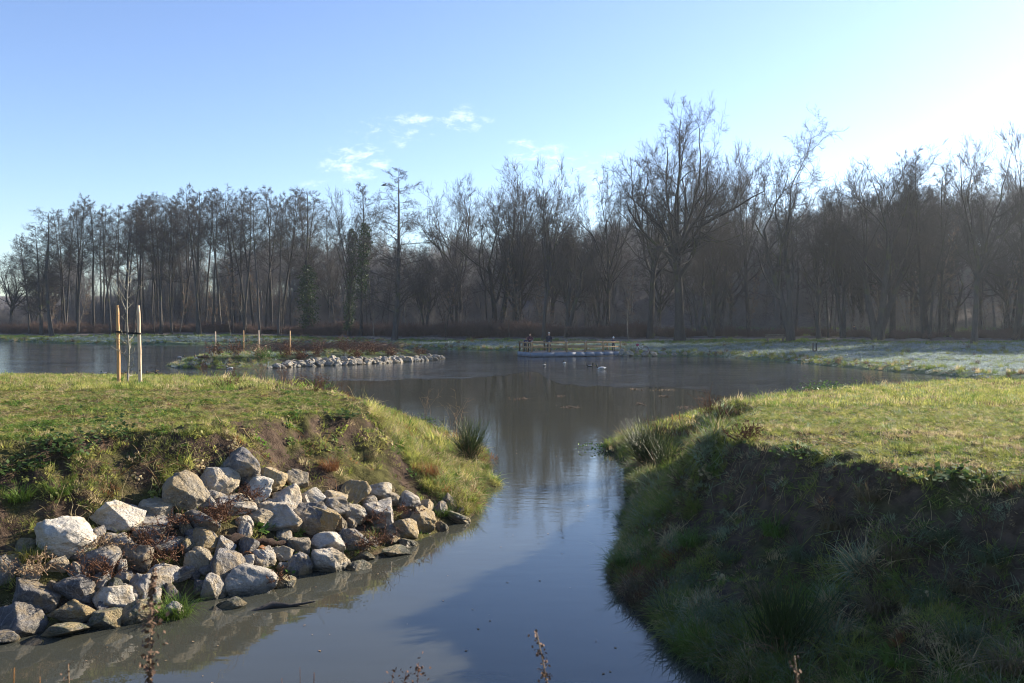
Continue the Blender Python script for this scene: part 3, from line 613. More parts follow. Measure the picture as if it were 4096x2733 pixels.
# the stand of tall alders on the left, front row first
r = np.random.default_rng(5)
ald = ['alder_a', 'alder_b', 'alder_c']
ORD = 'first second third fourth fifth sixth seventh eighth ninth tenth eleventh twelfth thirteenth fourteenth fifteenth sixteenth seventeenth eighteenth nineteenth twentieth'.split()
ORD += ['twenty-' + w for w in ORD[:9]] + ['thirtieth'] + ['thirty-' + w for w in ORD[:9]]
SEEN = {}
def place(n, x0, x1, e0, e1, keys, what, group, name, hf=(.9, 1.0), mind=2.0, cap=None, count=None):
    done = []; tries = 0
    while len(done) < n and tries < n * 30:
        tries += 1; x = r.uniform(x0, x1); y = edge_y(x) + r.uniform(e0, e1)
        if abs(x / y) > .72 or any((x - a[0]) ** 2 + (y - a[1]) ** 2 < mind ** 2 for a in done): continue
        done.append((x, y))
    done.sort(key=lambda p: p[0] / p[1])
    for i, (x, y) in enumerate(done):
        key = keys[r.integers(len(keys))]; zg = gz(x, y); px = 512 + F * x / y; e = y - edge_y(x)
        H = cap(r) if cap else ((back_h if x > -36 else sky_h)(x, y) - zg) * r.uniform(*hf); H = float(np.clip(H, 5, 29))
        if count: label = '%s, %s from its left end' % (count, ORD[i])
        else:
            hp, hn = min(((abs(px - q), (q, nm)) for q, nm in HEROES if nm), key=lambda t: t[0])[1]
            sort = dict(alde='slender', vase='fan-branched', oak_='wide-crowned', pole='thin pale').get(key[:4], 'bare')
            label = '%s %s %s %s %s' % (sort, what, 'close behind,' if e < (e0 + e1) / 3 else ('farther back,' if e < (e0 + e1) / 1.6 else 'deep back,'), 'left of' if px < hp else 'right of', hn)
        if SEEN.setdefault(label, group) != group: label = label.replace('bare tree', 'bare woodland tree')
        tree(key, (x, y, zg), H, label, group, name=name, wx=r.uniform(.85, 1.15) if key[:4] != 'alde' else r.uniform(.8, 1.1), tilt=(r.normal(0, .025), r.normal(0, .03)))
place(34, -92, -36, -1, 12, ald, 'alder', 'front alders of the left stand', 'alder', (.93, 1.02), 2.2, count='slender alder in front of the left stand')
place(28, -100, -34, 12, 48, ald, 'alder', 'inner alders of the left stand', 'alder', (.9, 1.05), 2.5)
place(14, -36, 8, 3, 40, ald + ['vase_a', 'vase_c', 'oak_b'], 'bare tree', 'wood behind the cone-shaped alder', 'bare_tree', (.85, 1.15), 3)
place(13, 8, 46, 4, 40, ald + ['vase_a', 'vase_b', 'vase_c', 'oak_b'], 'bare tree', 'wood behind the platform', 'bare_tree', (.75, 1.05), 3)
place(22, 44, 86, 2, 42, ald + ['vase_a', 'vase_b', 'vase_c', 'oak_b'], 'bare tree', 'wood on the right', 'bare_tree', (.75, 1.1), 2.8)
place(110, -92, 84, .5, 34, ['pole_a', 'pole_c', 'pole_b'], 'young stem', 'thin young stems in the wood', 'young_tree', cap=lambda r: r.uniform(7, 14), mind=1.5)
# distant trees left of the stand
for (px, py, top, key, lab) in ((10, 332.5, 455 / 1.743 * .98, 'oak_b', 'distant pale bare tree at the left edge of the view'), (33, 333, 268, 'vase_c', 'small distant bare tree left of the tall alders'), (52, 333.5, 272, 'oak_b', 'small distant tree between the left edge and the alder stand')):
    p = at(px, py, 185); zg = gz(p.x, 185); tree(key, (p.x, 185, zg), EYE + (HY - top) / F * 185 - zg, lab, name='distant_tree')
# ---------------------------------------------------------------- scattered stuff (grass, brush, the far wood): points carry turn, size, kind and colour
def src_collection(name, meshes):
    c = bpy.data.collections.new(name)
    for i, me in enumerate(meshes):
        o = bpy.data.objects.new('%s_%02d' % (name, i), me); c.objects.link(o)
    return c
def scatter(name, P, rot, scl, idx, tint, coll, label, cat):
    me = bpy.data.meshes.new(name); me.vertices.add(len(P)); me.vertices.foreach_set('co', np.asarray(P, np.float32).ravel())
    for nm, ty, key, arr in (('rot', 'FLOAT_VECTOR', 'vector', rot), ('scl', 'FLOAT', 'value', scl), ('idx', 'INT', 'value', idx), ('tint', 'FLOAT_COLOR', 'color', np.concatenate([tint, np.ones((len(P), 1))], 1))):
        a = me.attributes.new(nm, ty, 'POINT'); a.data.foreach_set(key, np.asarray(arr, np.int32 if ty == 'INT' else np.float32).ravel())
    me.update(); o = link(name, me); tag(o, label, cat, kind='stuff')
    g = bpy.data.node_groups.new(name, 'GeometryNodeTree'); g.interface.new_socket('Geometry', in_out='INPUT', socket_type='NodeSocketGeometry'); g.interface.new_socket('Geometry', in_out='OUTPUT', socket_type='NodeSocketGeometry')
    gi = g.nodes.new('NodeGroupInput'); go = g.nodes.new('NodeGroupOutput'); ip = g.nodes.new('GeometryNodeInstanceOnPoints'); ci = g.nodes.new('GeometryNodeCollectionInfo')
    ci.inputs['Collection'].default_value = coll; ci.inputs['Separate Children'].default_value = True; ci.inputs['Reset Children'].default_value = True
    def na(nm, ty):
        n = g.nodes.new('GeometryNodeInputNamedAttribute'); n.data_type = ty; n.inputs['Name'].default_value = nm
        return [s for s in n.outputs if s.enabled and s.name == 'Attribute'][0]
    L = g.links; L.new(gi.outputs[0], ip.inputs['Points']); L.new(ci.outputs[0], ip.inputs['Instance']); ip.inputs['Pick Instance'].default_value = True
    L.new(na('idx', 'INT'), ip.inputs['Instance Index']); e = g.nodes.new('FunctionNodeEulerToRotation'); L.new(na('rot', 'FLOAT_VECTOR'), e.inputs[0]); L.new(e.outputs[0], ip.inputs['Rotation'])
    L.new(na('scl', 'FLOAT'), ip.inputs['Scale']); L.new(ip.outputs[0], go.inputs[0])
    md = o.modifiers.new('scatter', 'NODES'); md.node_group = g; return o
def tuft(seed, n, h, spread, lean, droop, w, K=4):
    r = np.random.default_rng(seed); a = r.uniform(0, 6.28, n); rr = spread * np.sqrt(r.random(n)); root = np.stack([rr * np.cos(a), rr * np.sin(a), np.full(n, -.015)], 1)
    az = a + r.normal(0, .9, n); out = np.stack([np.cos(az), np.sin(az), 0 * az], 1); side = np.stack([-np.sin(az), np.cos(az), 0 * az], 1)
    H = h * r.uniform(.45, 1.15, n); le = lean * r.uniform(.3, 1.3, n) * H; dr = droop * r.uniform(.2, 1.2, n) * H
    t = np.linspace(0, 1, K)[None, :, None]; P = root[:, None] + out[:, None] * (le[:, None, None] * t ** 1.6) + np.array([0, 0, 1.]) * (H[:, None, None] * t - dr[:, None, None] * t ** 2.4)
    ww = w * r.uniform(.6, 1.3, n)[:, None, None] * np.maximum(1 - t ** 1.8, .08) * .5
    A = P - side[:, None] * ww; B = P + side[:, None] * ww; V = np.stack([A, B], 2).reshape(-1, 3)
    b = np.arange(n)[:, None] * K * 2 + np.arange(K - 1)[None] * 2; b = b.ravel(); return mesh_np('tuft', V, np.stack([b, b + 1, b + 3, b + 2], 1), [M['blade']])
def weed(seed, n, h, spread, s):
    r = np.random.default_rng(seed); c = np.stack([r.normal(0, spread * .5, n), r.normal(0, spread * .5, n), np.abs(r.normal(0, h * .5, n)) + .01], 1)
    u = norm(np.stack([r.normal(0, 1, n), r.normal(0, 1, n), r.normal(.2, .35, n)], 1)) * s * r.uniform(.6, 1.3, (n, 1)); v = norm(np.cross(u, np.array([0, 0, 1.]) + r.normal(0, .4, (n, 3)))) * s * .55
    q = np.stack([c, c + u * .55 + v, c + u * 1.25 + [0, 0, -.15 * s], c + u * .55 - v], 1).reshape(-1, 3); return mesh_np('weed', q, np.arange(len(q)).reshape(-1, 4), [M['blade']], smooth=False)
def litter(seed, n, spread, Lm):      # lying dead stems
    r = np.random.default_rng(seed); P0 = np.stack([r.normal(0, spread, n), r.normal(0, spread, n), r.uniform(.01, .05, n)], 1); a = r.uniform(0, 6.28, n)
    P, R = run(r, P0, np.stack([np.cos(a), np.sin(a), r.normal(.1, .2, n)], 1), Lm * r.uniform(.4, 1.2, n), np.full(n, .0035), np.full(n, .002), 3, .15, -.04); V, Fq = tubes(P, R, 3); return mesh_np('litter', V, Fq, [M['blade']])
GR = [tuft(100 + i, 34, .06, .08, .7, .3, .0055) for i in range(4)]                 # 0-3 short turf
GR += [tuft(110 + i, 46, .11, .08, .85, .5, .006) for i in range(4)]                 # 4-7 longer grass
GR += [tuft(120 + i, 90, .24, .10, 1.0, .9, .0065, 5) for i in range(4)]               # 8-11 drooping tussock
GR += [weed(130 + i, 16, .05, .09, .035) for i in range(3)]                             # 12-14 broad leaves
GR += [litter(140 + i, 9, .09, .22) for i in range(3)]                                  # 15-17 dead stems
GR += [tuft(150 + i, 60, .14, .22, .6, .3, .014, 3) for i in range(3)]                  # 18-20 far turf patches
GR += [tuft(160 + i, 70, .55, .18, .45, .25, .014, 4) for i in range(3)]                # 21-23 far tall tufts
COLG = src_collection('grass_source', GR)
PAL = dict(green=(.12, .18, .032), lush=(.10, .20, .03), olive=(.22, .245, .055), yellow=(.36, .35, .095), straw=(.46, .37, .20), rust=(.22, .10, .04), brown=(.11, .075, .045), frost=(.25, .30, .30), pale=(.22, .27, .16))
PAL = {k: np.array(v) for k, v in PAL.items()}
def pick(r, n, spec):
    ks = list(spec); p = np.array([spec[k] for k in ks], float); p /= p.sum(); i = r.choice(len(ks), n, p=p)
    return np.stack([PAL[k] for k in ks])[i] * r.uniform(.75, 1.25, (n, 1))
def slope(which, x, y):
    e = .12; z = land_z(which, x, y)[0]; zx = (land_z(which, x + e, y)[0] - z) / e; zy = (land_z(which, x, y + e)[0] - z) / e; return z, zx, zy
def angles(r, zx, zy, n, k=.9, jit=.22):
    s = np.hypot(zx, zy); th = np.arctan2(-zy, -zx); flat = s < .2
    rx = np.clip(np.arctan(s) * k, 0, 1.1) + r.normal(0, jit, n); rz = np.where(flat, r.uniform(0, 6.28, n), th + np.pi / 2 + r.normal(0, .6, n))
    return np.stack([rx, r.normal(0, jit, n), rz], 1)
def sample(r, which, n, y0, y1, u0, u1):
    """points spread evenly over the ground between two distances"""
    Y = np.sqrt(r.uniform(y0 * y0, y1 * y1, n)); X = r.uniform(u0, u1, n) * Y; return X, Y
def grow_bank(which, name, label, dens, u0, u1, y1, kindf):
    r = np.random.default_rng(len(name)); Ps, Rs, Ss, Is, Ts = [], [], [], [], []
    for (ya, yb, per, sc) in dens:
        area = (u1 - u0) * (yb * yb - ya * ya) / 2; n = int(area * per); X, Y = sample(r, which, n, ya, yb, u0, u1)
        z, d = land_z(which, X, Y); ok = (d > .03) & (z > .03); X, Y, d = X[ok], Y[ok], d[ok]; z, zx, zy = slope(which, X, Y)
        keep, idx, tint, scl = kindf(r, X, Y, z, d, np.hypot(zx, zy), sc); rot = angles(r, zx, zy, len(X))
        Ps.append(np.stack([X, Y, z], 1)[keep]); Rs.append(rot[keep]); Ss.append(scl[keep]); Is.append(idx[keep]); Ts.append(tint[keep])
    c = np.concatenate; return scatter(name, c(Ps), c(Rs), c(Ss), c(Is), c(Ts), COLG, label, 'grass')
def left_kind(r, X, Y, z, d, s, sc):
    n = len(X); far = Y > 19; patch = fbm(X * .7, Y * .7, 81); p2 = fbm(X * 2.4, Y * 2.4, 83); steep = s > .3
    px = 512 + F * X / Y; tip = np.clip((px - 330) / 90, 0, 1)                  # the grassy nose of the bank
    rocky = (d < 1.55 - .25 * tip) & steep & (Y + .35 * X < 13.3) & (px < 470)
    idx = r.integers(0, 4, n); u = r.random(n); idx = np.where(u < .30, r.integers(4, 8, n), idx); idx = np.where(u > .90, r.integers(15, 18, n), idx)
    tus = steep & ~rocky; idx = np.where(tus & (u < .2 + .3 * tip), r.integers(4, 8, n), idx); idx = np.where(tus & (u < .03 + .30 * tip), r.integers(8, 12, n), idx)
    idx = np.where(steep & (patch > .55) & (u > .80) & (px < 300), r.integers(12, 15, n), idx); idx = np.where(~steep & (p2 > .64) & (u > .5), r.integers(12, 15, n), idx)
    tint = pick(r, n, dict(green=3, lush=1, olive=5, yellow=5, straw=3)); g2 = pick(r, n, dict(green=4, lush=2, olive=4, yellow=3, straw=1)); b2 = pick(r, n, dict(straw=3, brown=3, rust=1, yellow=2))
    tint = np.where((patch > .56)[:, None], g2, tint); tint = np.where((p2 < .36)[:, None], b2, tint); tint = np.where(((idx >= 15) & (idx < 18))[:, None], pick(r, n, dict(straw=3, brown=2, rust=1)), tint)
    tint = np.where(((idx >= 12) & (idx < 15))[:, None], pick(r, n, dict(green=4, lush=2)), tint)
    tint = np.where((tus & (tip > .3) & (p2 > .45))[:, None], pick(r, n, dict(yellow=3, olive=3, lush=2, straw=2, rust=.8)), tint)
    keep = np.where(rocky, r.random(n) < .10, True)
    bare = steep & ~rocky & (fbm(X * 1.0 + 3, Y * 1.0, 87) > .33 + .22 * tip) ; keep &= ~(bare & (r.random(n) < .80)); idx = np.where(bare & (r.random(n) < .7), np.where(r.random(n) < .2, r.integers(12, 15, n), r.integers(0, 4, n)), idx)
    keep &= ~((~steep) & (p2 < .30) & (r.random(n) < .5))
    idx = np.where(far & (idx < 8) & (r.random(n) < .6), r.integers(18, 21, n), idx)
    shore = (d < .3) & ~rocky; idx = np.where(shore & (r.random(n) < .5), r.integers(8, 12, n), idx)
    return keep, idx, tint, sc * r.uniform(.65, 1.35, n) * np.where(steep, 1, .62)
grow_bank('left', 'bank_grass', 'short sunlit grass mixed with straw and weeds covering the left bank', [(7.5, 13, 280, 1.0), (13, 19, 210, 1.1), (19, 30, 110, 1.3), (30, 53, 40, 1.6)], -.66, .02, 53, left_kind)
def right_kind(r, X, Y, z, d, s, sc):
    n = len(X); patch = fbm(X * .8, Y * .8, 91); p2 = fbm(X * 2.2, Y * 2.2, 93); steep = s > .32; u = r.random(n); far = Y > 19
    idx = r.integers(0, 4, n); idx = np.where(u < .35, r.integers(4, 8, n), idx); idx = np.where(u > .94, r.integers(15, 18, n), idx)
    idx = np.where(steep, np.where(u < .45, r.integers(4, 8, n), np.where(u < .45 + .22, r.integers(8, 12, n), np.where(u > .93, r.integers(12, 15, n), idx))), idx)
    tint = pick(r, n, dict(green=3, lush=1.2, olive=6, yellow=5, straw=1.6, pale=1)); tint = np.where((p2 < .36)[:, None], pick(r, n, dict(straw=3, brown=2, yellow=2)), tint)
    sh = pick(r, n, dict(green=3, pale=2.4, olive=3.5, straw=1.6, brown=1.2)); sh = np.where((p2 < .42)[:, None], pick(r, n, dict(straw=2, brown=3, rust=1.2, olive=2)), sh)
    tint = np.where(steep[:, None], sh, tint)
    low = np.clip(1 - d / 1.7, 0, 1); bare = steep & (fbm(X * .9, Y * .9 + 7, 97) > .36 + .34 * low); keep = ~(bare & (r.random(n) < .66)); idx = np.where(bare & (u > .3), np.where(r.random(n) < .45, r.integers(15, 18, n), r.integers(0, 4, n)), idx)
    idx = np.where(far & (idx < 8) & (r.random(n) < .6), r.integers(18, 21, n), idx)
    shore = d < .4; idx = np.where(shore & (r.random(n) < .5), r.integers(8, 12, n), idx); keep |= shore & (r.random(n) < .8)
    return keep, idx, tint, sc * r.uniform(.65, 1.4, n) * np.where(steep, .42 + .85 * p2, .62)
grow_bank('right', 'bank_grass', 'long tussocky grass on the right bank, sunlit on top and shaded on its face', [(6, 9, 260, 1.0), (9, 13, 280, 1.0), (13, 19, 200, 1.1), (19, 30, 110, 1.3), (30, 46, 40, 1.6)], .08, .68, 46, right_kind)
def isle_kind(r, X, Y, z, d, s, sc):
    n = len(X); px = 512 + F * X / Y; idx = np.where(r.random(n) < .85, r.integers(18, 21, n), r.integers(21, 24, n)); rock = (px > 268) & (d < 2.2) & (Y < 72.5)
    tint = pick(r, n, dict(frost=2.2, pale=3, green=2.5, olive=2, straw=1)); return ~rock | (r.random(n) < .15), idx, tint, sc * r.uniform(.6, 1.2, n) * np.where(idx >= 21, .5, .9)
grow_bank('isle', 'island_grass', 'frosted tufty grass covering the island', [(55, 77, 9, 1.35)], -.42, -.06, 77, isle_kind)
def near_kind(r, X, Y, z, d, s, sc):
    n = len(X); return np.ones(n, bool), np.where(r.random(n) < .5, r.integers(0, 4, n), r.integers(4, 8, n)), pick(r, n, dict(green=3, olive=3, straw=2)), sc * r.uniform(.6, 1.0, n)
grow_bank('near', 'bank_grass', 'grass on the near bank below the viewer', [(1.2, 5, 160, .9)], -1.2, 1.2, 5, near_kind)
def far_kind(r, X, Y, z, d, s, sc):
    n = len(X); e = Y - edge_y(X); px = 512 + F * X / Y; shore = d < 2.2; u = r.random(n); idx = r.integers(18, 21, n)
    idx = np.where(shore & (u < .3), r.integers(21, 24, n), idx); clump = fbm(X * .35, Y * .35, 99) > .66; idx = np.where(clump & (u < .25), r.integers(21, 24, n), idx)
    fr = np.clip((-e - 3) / 5, 0, 1); froz = r.random(n) < fr * .88
    tint = np.where(froz[:, None], pick(r, n, dict(frost=6, pale=2)), pick(r, n, dict(green=4, pale=2, olive=2))); tint = np.where((shore & (u < .6))[:, None], pick(r, n, dict(olive=3, straw=1, brown=2.5, green=2)), tint)
    tint = np.where((clump & ~shore & (u < .18))[:, None], pick(r, n, dict(brown=2, olive=3)), tint)
    tint = np.where((e > -4)[:, None], pick(r, n, dict(green=3, lush=3, olive=2)), tint)
    scl = sc * r.uniform(.6, 1.3, n); scl = np.where(idx >= 21, scl * .42, scl * .7)
    return (e < 2) | ((e > 28) & (e < 48) & (X > 18)), idx, tint, scl
grow_bank('far', 'meadow_grass', 'frosted meadow grass with tan tufts along the far shore', [(44, 70, 7, 1.5), (70, 110, 4.5, 2.0), (110, 165, 2.2, 2.6)], -.64, .66, 165, far_kind)
# brush: brown bare shrubs along and inside the wood
SH = []
for i in range(4): v, f = shrubmesh(200 + i, 1.5, 34, 1.3); SH.append(mesh_np('shrub', v, f, [M['shrub']]))
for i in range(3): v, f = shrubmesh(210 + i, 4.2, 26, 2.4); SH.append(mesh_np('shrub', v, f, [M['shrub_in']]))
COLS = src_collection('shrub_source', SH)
r = np.random.default_rng(77); n = 2300
X = r.uniform(-125, 115, n); e = np.concatenate([r.uniform(4.0, 10.5, 1250), r.uniform(18, 115, n - 1250)]); Y = edge_y(X) + e; ok = (np.abs(X / Y) < .75)
big = np.where((X < 0) & (e > 40), r.uniform(1.3, 2.4, n), r.uniform(.7, 1.25, n))
clear = (X > 20) & (e > 26) & (e < 48); ok &= ~(clear & (r.random(n) < .93)); ok &= ~((X < -36) & (e < 6) & (r.random(n) < .6))
X, Y, e, big = X[ok], Y[ok], e[ok], big[ok]; n = len(X); z = land_z('far', X, Y)[0]; idx = np.where(e < 11, r.integers(0, 4, n), r.integers(4, 7, n)); big = np.where(e < 11, big * np.where(X > 18, .62, 1) * (.45 + 1.0 * fbm(X * .12, Y * .12, 7)), big * .8)
scatter('brush', np.stack([X, Y, z - .05], 1), np.stack([0 * X, 0 * X, r.uniform(0, 6.28, n)], 1), big, idx, np.ones((n, 3)), COLS, 'reddish brown bare brush along the edge and inside of the wood', 'brush')
# far wood
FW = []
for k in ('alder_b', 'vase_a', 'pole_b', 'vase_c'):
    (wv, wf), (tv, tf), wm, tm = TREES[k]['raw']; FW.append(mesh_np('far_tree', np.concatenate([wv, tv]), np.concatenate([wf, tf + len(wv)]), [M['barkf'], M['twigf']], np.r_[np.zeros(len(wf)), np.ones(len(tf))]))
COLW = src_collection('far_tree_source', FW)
n = 800; X = r.uniform(-150, 190, n); e = r.uniform(40, 150, n); Y = edge_y(X) + e; ok = (np.abs(X / Y) < .78) & ~((X < -20) & (e > 85)) & (X / Y > -.53); X, Y, e = X[ok], Y[ok], e[ok]
X2 = r.uniform(60, 135, 130); e2 = r.uniform(-2, 40, 130); Y2 = edge_y(X2) + e2; k2 = X2 / Y2 > .64; X, Y, e = np.r_[X, X2[k2]], np.r_[Y, Y2[k2]], np.r_[e, e2[k2]]; n = len(X); z = land_z('far', X, Y)[0]      # the wood goes on beyond the right edge
idx = r.integers(0, 4, n); HH = np.array([TREES[k]['H'] for k in ('alder_b', 'vase_a', 'pole_b', 'vase_c')])[idx]; top = (back_h(X, Y) - z); H = np.clip(top * r.uniform(.65, 1.02, n), 4, 22); H = np.where((X / Y > .64) & (e < 40), r.uniform(17, 22, n), H)
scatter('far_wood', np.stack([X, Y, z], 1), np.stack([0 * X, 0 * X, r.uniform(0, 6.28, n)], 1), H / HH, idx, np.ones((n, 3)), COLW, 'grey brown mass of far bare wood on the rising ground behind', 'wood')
# ---------------------------------------------------------------- boulders
def ico(sub):
    bm = bmesh.new(); bmesh.ops.create_icosphere(bm, subdivisions=sub, radius=1); V = np.array([v.co[:] for v in bm.verts]); Fq = np.array([[v.index for v in f.verts] for f in bm.faces]); bm.free(); return V, Fq
ICO4, ICO3 = ico(5), ico(5)
def n3(P, s, seed): return (vnoise(P[:, 0] * s + P[:, 2] * s * .7, P[:, 1] * s - P[:, 2] * s * .6, seed) + vnoise(P[:, 1] * s + 9, P[:, 2] * s + P[:, 0] * s * .5, seed + 5)) - 1
def rock_mesh(seed, mat, base=None, np_=13, soft=26, rough=1.0):
    V, Fq = base or ICO4; r = np.random.default_rng(seed); n = norm(r.normal(0, 1, (np_, 3))); d = r.uniform(.48, .95, np_)
    dots = np.maximum(V @ n.T, .02); rr = d[None] / dots; rr = -np.log(np.exp(-soft * np.minimum(rr, 2)).sum(1) + np.exp(-soft * 1.15)) / soft
    P = V * rr[:, None]; P = P * (1 + rough * (.05 * n3(P, 2.0, seed) + .05 * n3(P, 5, seed + 2) - .10 * np.abs(n3(P, 2.7, seed + 8)) + .028 * n3(P, 11, seed + 3) + .014 * n3(P, 24, seed + 4))[:, None])
    lo, hi = P.min(0), P.max(0); P = (P - (lo + hi) / 2) / (hi - lo)            # unit box
    me = mesh_np('rock', P, Fq, [M[mat]]); return me
def C5(x0, y0, x1, y1): return [v for v in (x0 / 1.5176, 1700 + y0 / 1.5176, x1 / 1.5176, 1700 + y1 / 1.5176)]
def C6(x0, y0, x1, y1): return [v for v in (800 + x0 / 1.96, 1700 + y0 / 1.96, 800 + x1 / 1.96, 1700 + y1 / 1.96)]
ROCKS = [
 (C6(185,195,458,450),'d','big dark slate boulder crowning the pile, its right face lit'), (C5(1000,310,1240,530),'t','big tan boulder with cracked flat face left of the dark slate boulder'),
 (C5(570,465,850,660),'p','pale wedge-shaped boulder with sharp ridge on the upper left of the pile'), (C5(225,565,545,815),'p','large white-grey boulder with ribbed side at the upper left end of the pile'),
 (C5(850,470,1030,580),'t','small pale stone tucked under the big tan boulder'), (C5(795,555,1030,700),'g','grey ribbed boulder right of the pale wedge, dead weeds hanging over it'),
 (C5(1100,545,1330,660),'g','long grey slab just below the big tan boulder'), (C6(10,335,265,560),'g','mottled grey boulder against the lower left of the dark slate boulder'),
 (C6(60,550,400,690),'g','grey slab half hidden by dead weeds under the mottled grey boulder'), (C5(1110,655,1295,800),'o','ochre slanting stone in the middle of the left half of the pile'),
 (C6(95,890,245,1040),'g','small square grey stone right of the ochre slanting stone'), (C5(1130,765,1255,925),'t','cream and ochre rounded stone with chipped face'),
 (C6(75,1005,280,1310),'d','tall purple-grey boulder leaning over the waterline stones'), (C6(300,895,445,1060),'d','purple-grey pointed stone in front of the rotten log'),
 (C6(300,1045,420,1185),'p','small pale stone resting on top of the large waterline boulder'), (C6(240,1120,580,1390),'p','large pale cone-shaped boulder standing in the water, middle of the shore'),
 (C6(0,1195,165,1420),'g','grey knobbly boulder at the waterline left of the large cone-shaped one'), (C5(640,675,810,800),'g','grey ribbed stone right of the large white-grey boulder'),
 (C5(545,750,715,915),'g','grey ribbed stone below and touching its ribbed neighbour'), (C5(735,740,905,915),'d','dark brownish boulder in the middle of the left half'),
 (C5(905,865,1040,1005),'g','grey stone with knob at its foot above the grass tussock'), (C5(790,925,890,1080),'g','narrow angular grey stone left of the stone with the knob'),
 (C5(700,905,780,975),'g','little grey stone wedged above the white-topped block'), (C5(580,975,785,1130),'p','white-topped squared block near the waterline on the left'),
 (C5(345,930,555,1085),'d','dark grey boulder left of the white-topped block'), (C5(320,1080,560,1225),'o','yellow ochre block above the waterline on the left'),
 (C5(260,1215,515,1305),'m','flat mossy stone at the waterline under the yellow ochre block'), (C5(545,1135,715,1265),'m','mossy stone with trailing roots right of the yellow ochre block'),
 (C5(740,1090,880,1235),'m','dark mossy stone at the waterline left of the grass tussock'), (C5(-40,1090,255,1310),'d','large dark boulder at the lower left corner of the pile'),
 (C5(-60,1270,85,1345),'d','small wet stone in the water at the left edge'), (C5(100,960,320,1150),'d','dark brown stone behind the large corner boulder'),
 (C5(-70,800,95,1000),'g','rounded grey boulder cut by the left edge of the view'), (C5(135,850,250,940),'t','small tan stone right of the boulder cut by the left edge'),
 (C5(260,810,390,900),'t','small sunlit cream stone below the large white-grey boulder'), (C5(1050,690,1125,780),'g','little grey stone left of the ochre slanting stone'),
 (C5(1000,1090,1100,1190),'p','pale stone peeping out under the green grass tussock'), (C6(130,1375,330,1450),'m','flat dark stone awash left of the large cone-shaped boulder'),
 (C6(245,425,548,615),'p','wide pale boulder right below the dark slate boulder'), (C6(450,350,650,520),'o','ochre and grey stone right of the dark slate boulder'),
 (C6(655,362,838,515),'t','cream blocky stone at the upper rim, right of the ochre and grey one'), (C6(555,480,770,715),'g','tall grey boulder with white top below the cream blocky stone'),
 (C6(780,565,858,665),'p','small white stone right of the tall grey boulder'), (C6(800,510,960,650),'p','pale rounded stone at the upper rim'),
 (C6(950,525,1145,625),'t','flat tan slab lying at the grass edge'), (C6(970,578,1155,735),'g','grey wedge stone below the flat tan slab'),
 (C6(1085,440,1295,640),'o','large ochre boulder half sunk in the grass slope'), (C6(735,640,965,855),'d','dark grey angular boulder in the centre of the right half'),
 (C6(860,648,1065,875),'o','yellow-tan boulder right of the dark grey angular one'), (C6(455,612,790,870),'g','long slanting grey boulder left of the dark grey angular one'),
 (C6(375,675,570,820),'t','cream stone left of the long slanting grey boulder'), (C6(1070,725,1150,845),'t','small tan stone right of the yellow-tan boulder'),
 (C6(1110,635,1290,790),'p','white-grey stone with grass on top'), (C6(1300,465,1480,585),'p','pale triangular stone at the grass edge towards the right end'),
 (C6(1400,535,1545,620),'t','flat brown-grey stone right of the pale triangular one'), (C6(1530,530,1710,695),'g','blue-grey pitted stone at the upper right of the pile'),
 (C6(1285,610,1535,820),'g','large square grey boulder in the right part of the pile'), (C6(1690,580,1815,750),'t','leaning cream stone right of the blue-grey pitted one'),
 (C6(1630,670,1825,865),'o','slanting ochre stone with moss near the right end'), (C6(1505,750,1700,920),'o','rounded olive-tan boulder at the waterline near the right end'),
 (C6(1850,615,1930,745),'d','small upright grey stone at the right end of the pile'), (C6(1885,548,2000,665),'d','blue-grey stone at the right end by the grass'),
 (C6(1905,700,2100,790),'m','flat mossy stone at the very tip, awash in the channel'), (C6(1820,765,1935,840),'m','small mossy stone at the waterline left of the flat tip stone'),
 (C6(1425,840,1555,960),'o','olive stone at the waterline below the large square boulder'), (C6(1575,905,1700,970),'m','thin wet slab awash below the rounded olive-tan boulder'),
 (C6(1425,960,1620,1040),'m','flat mossy stone awash below the olive stone'), (C6(1080,820,1290,1005),'d','dark speckled boulder right of the long pale slab'),
 (C6(785,830,1180,1060),'p','long pale slab lying across the lower pile'), (C6(720,895,865,1050),'t','tan-grey stone left of the long pale slab'),
 (C6(555,960,720,1060),'t','flat tan stone below the rotten log'), (C6(880,985,1145,1200),'p','pale pyramid-shaped boulder at the waterline'),
 (C6(700,1030,855,1220),'d','rounded grey boulder left of the pyramid-shaped one'), (C6(1175,1010,1345,1080),'m','mossy stone awash right of the pyramid-shaped boulder'),
 (C6(1175,1085,1315,1150),'m','lower mossy stone awash, farther out in the water'), (C6(600,1200,730,1300),'m','mossy dark stone between the cone-shaped and the rounded grey boulder'),
 (C6(580,845,730,920),'g','small grey stone above the end of the rotten log'), (C6(410,990,570,1120),'g','grey stone below the purple-grey pointed one'),
 (C5(1430,560,1530,640),'p','small pale stone in the gap below the wide pale boulder'), (C5(455,800,560,890),'d','dark stone in the weeds below the large white-grey boulder'),
 (C5(880,690,1060,770),'d','dark low stone under the dead weeds, right of the ribbed grey stones'), (C5(1010,880,1150,960),'d','dark stone in the shade above the green grass tussock'),
]
rr_ = np.random.default_rng(3)
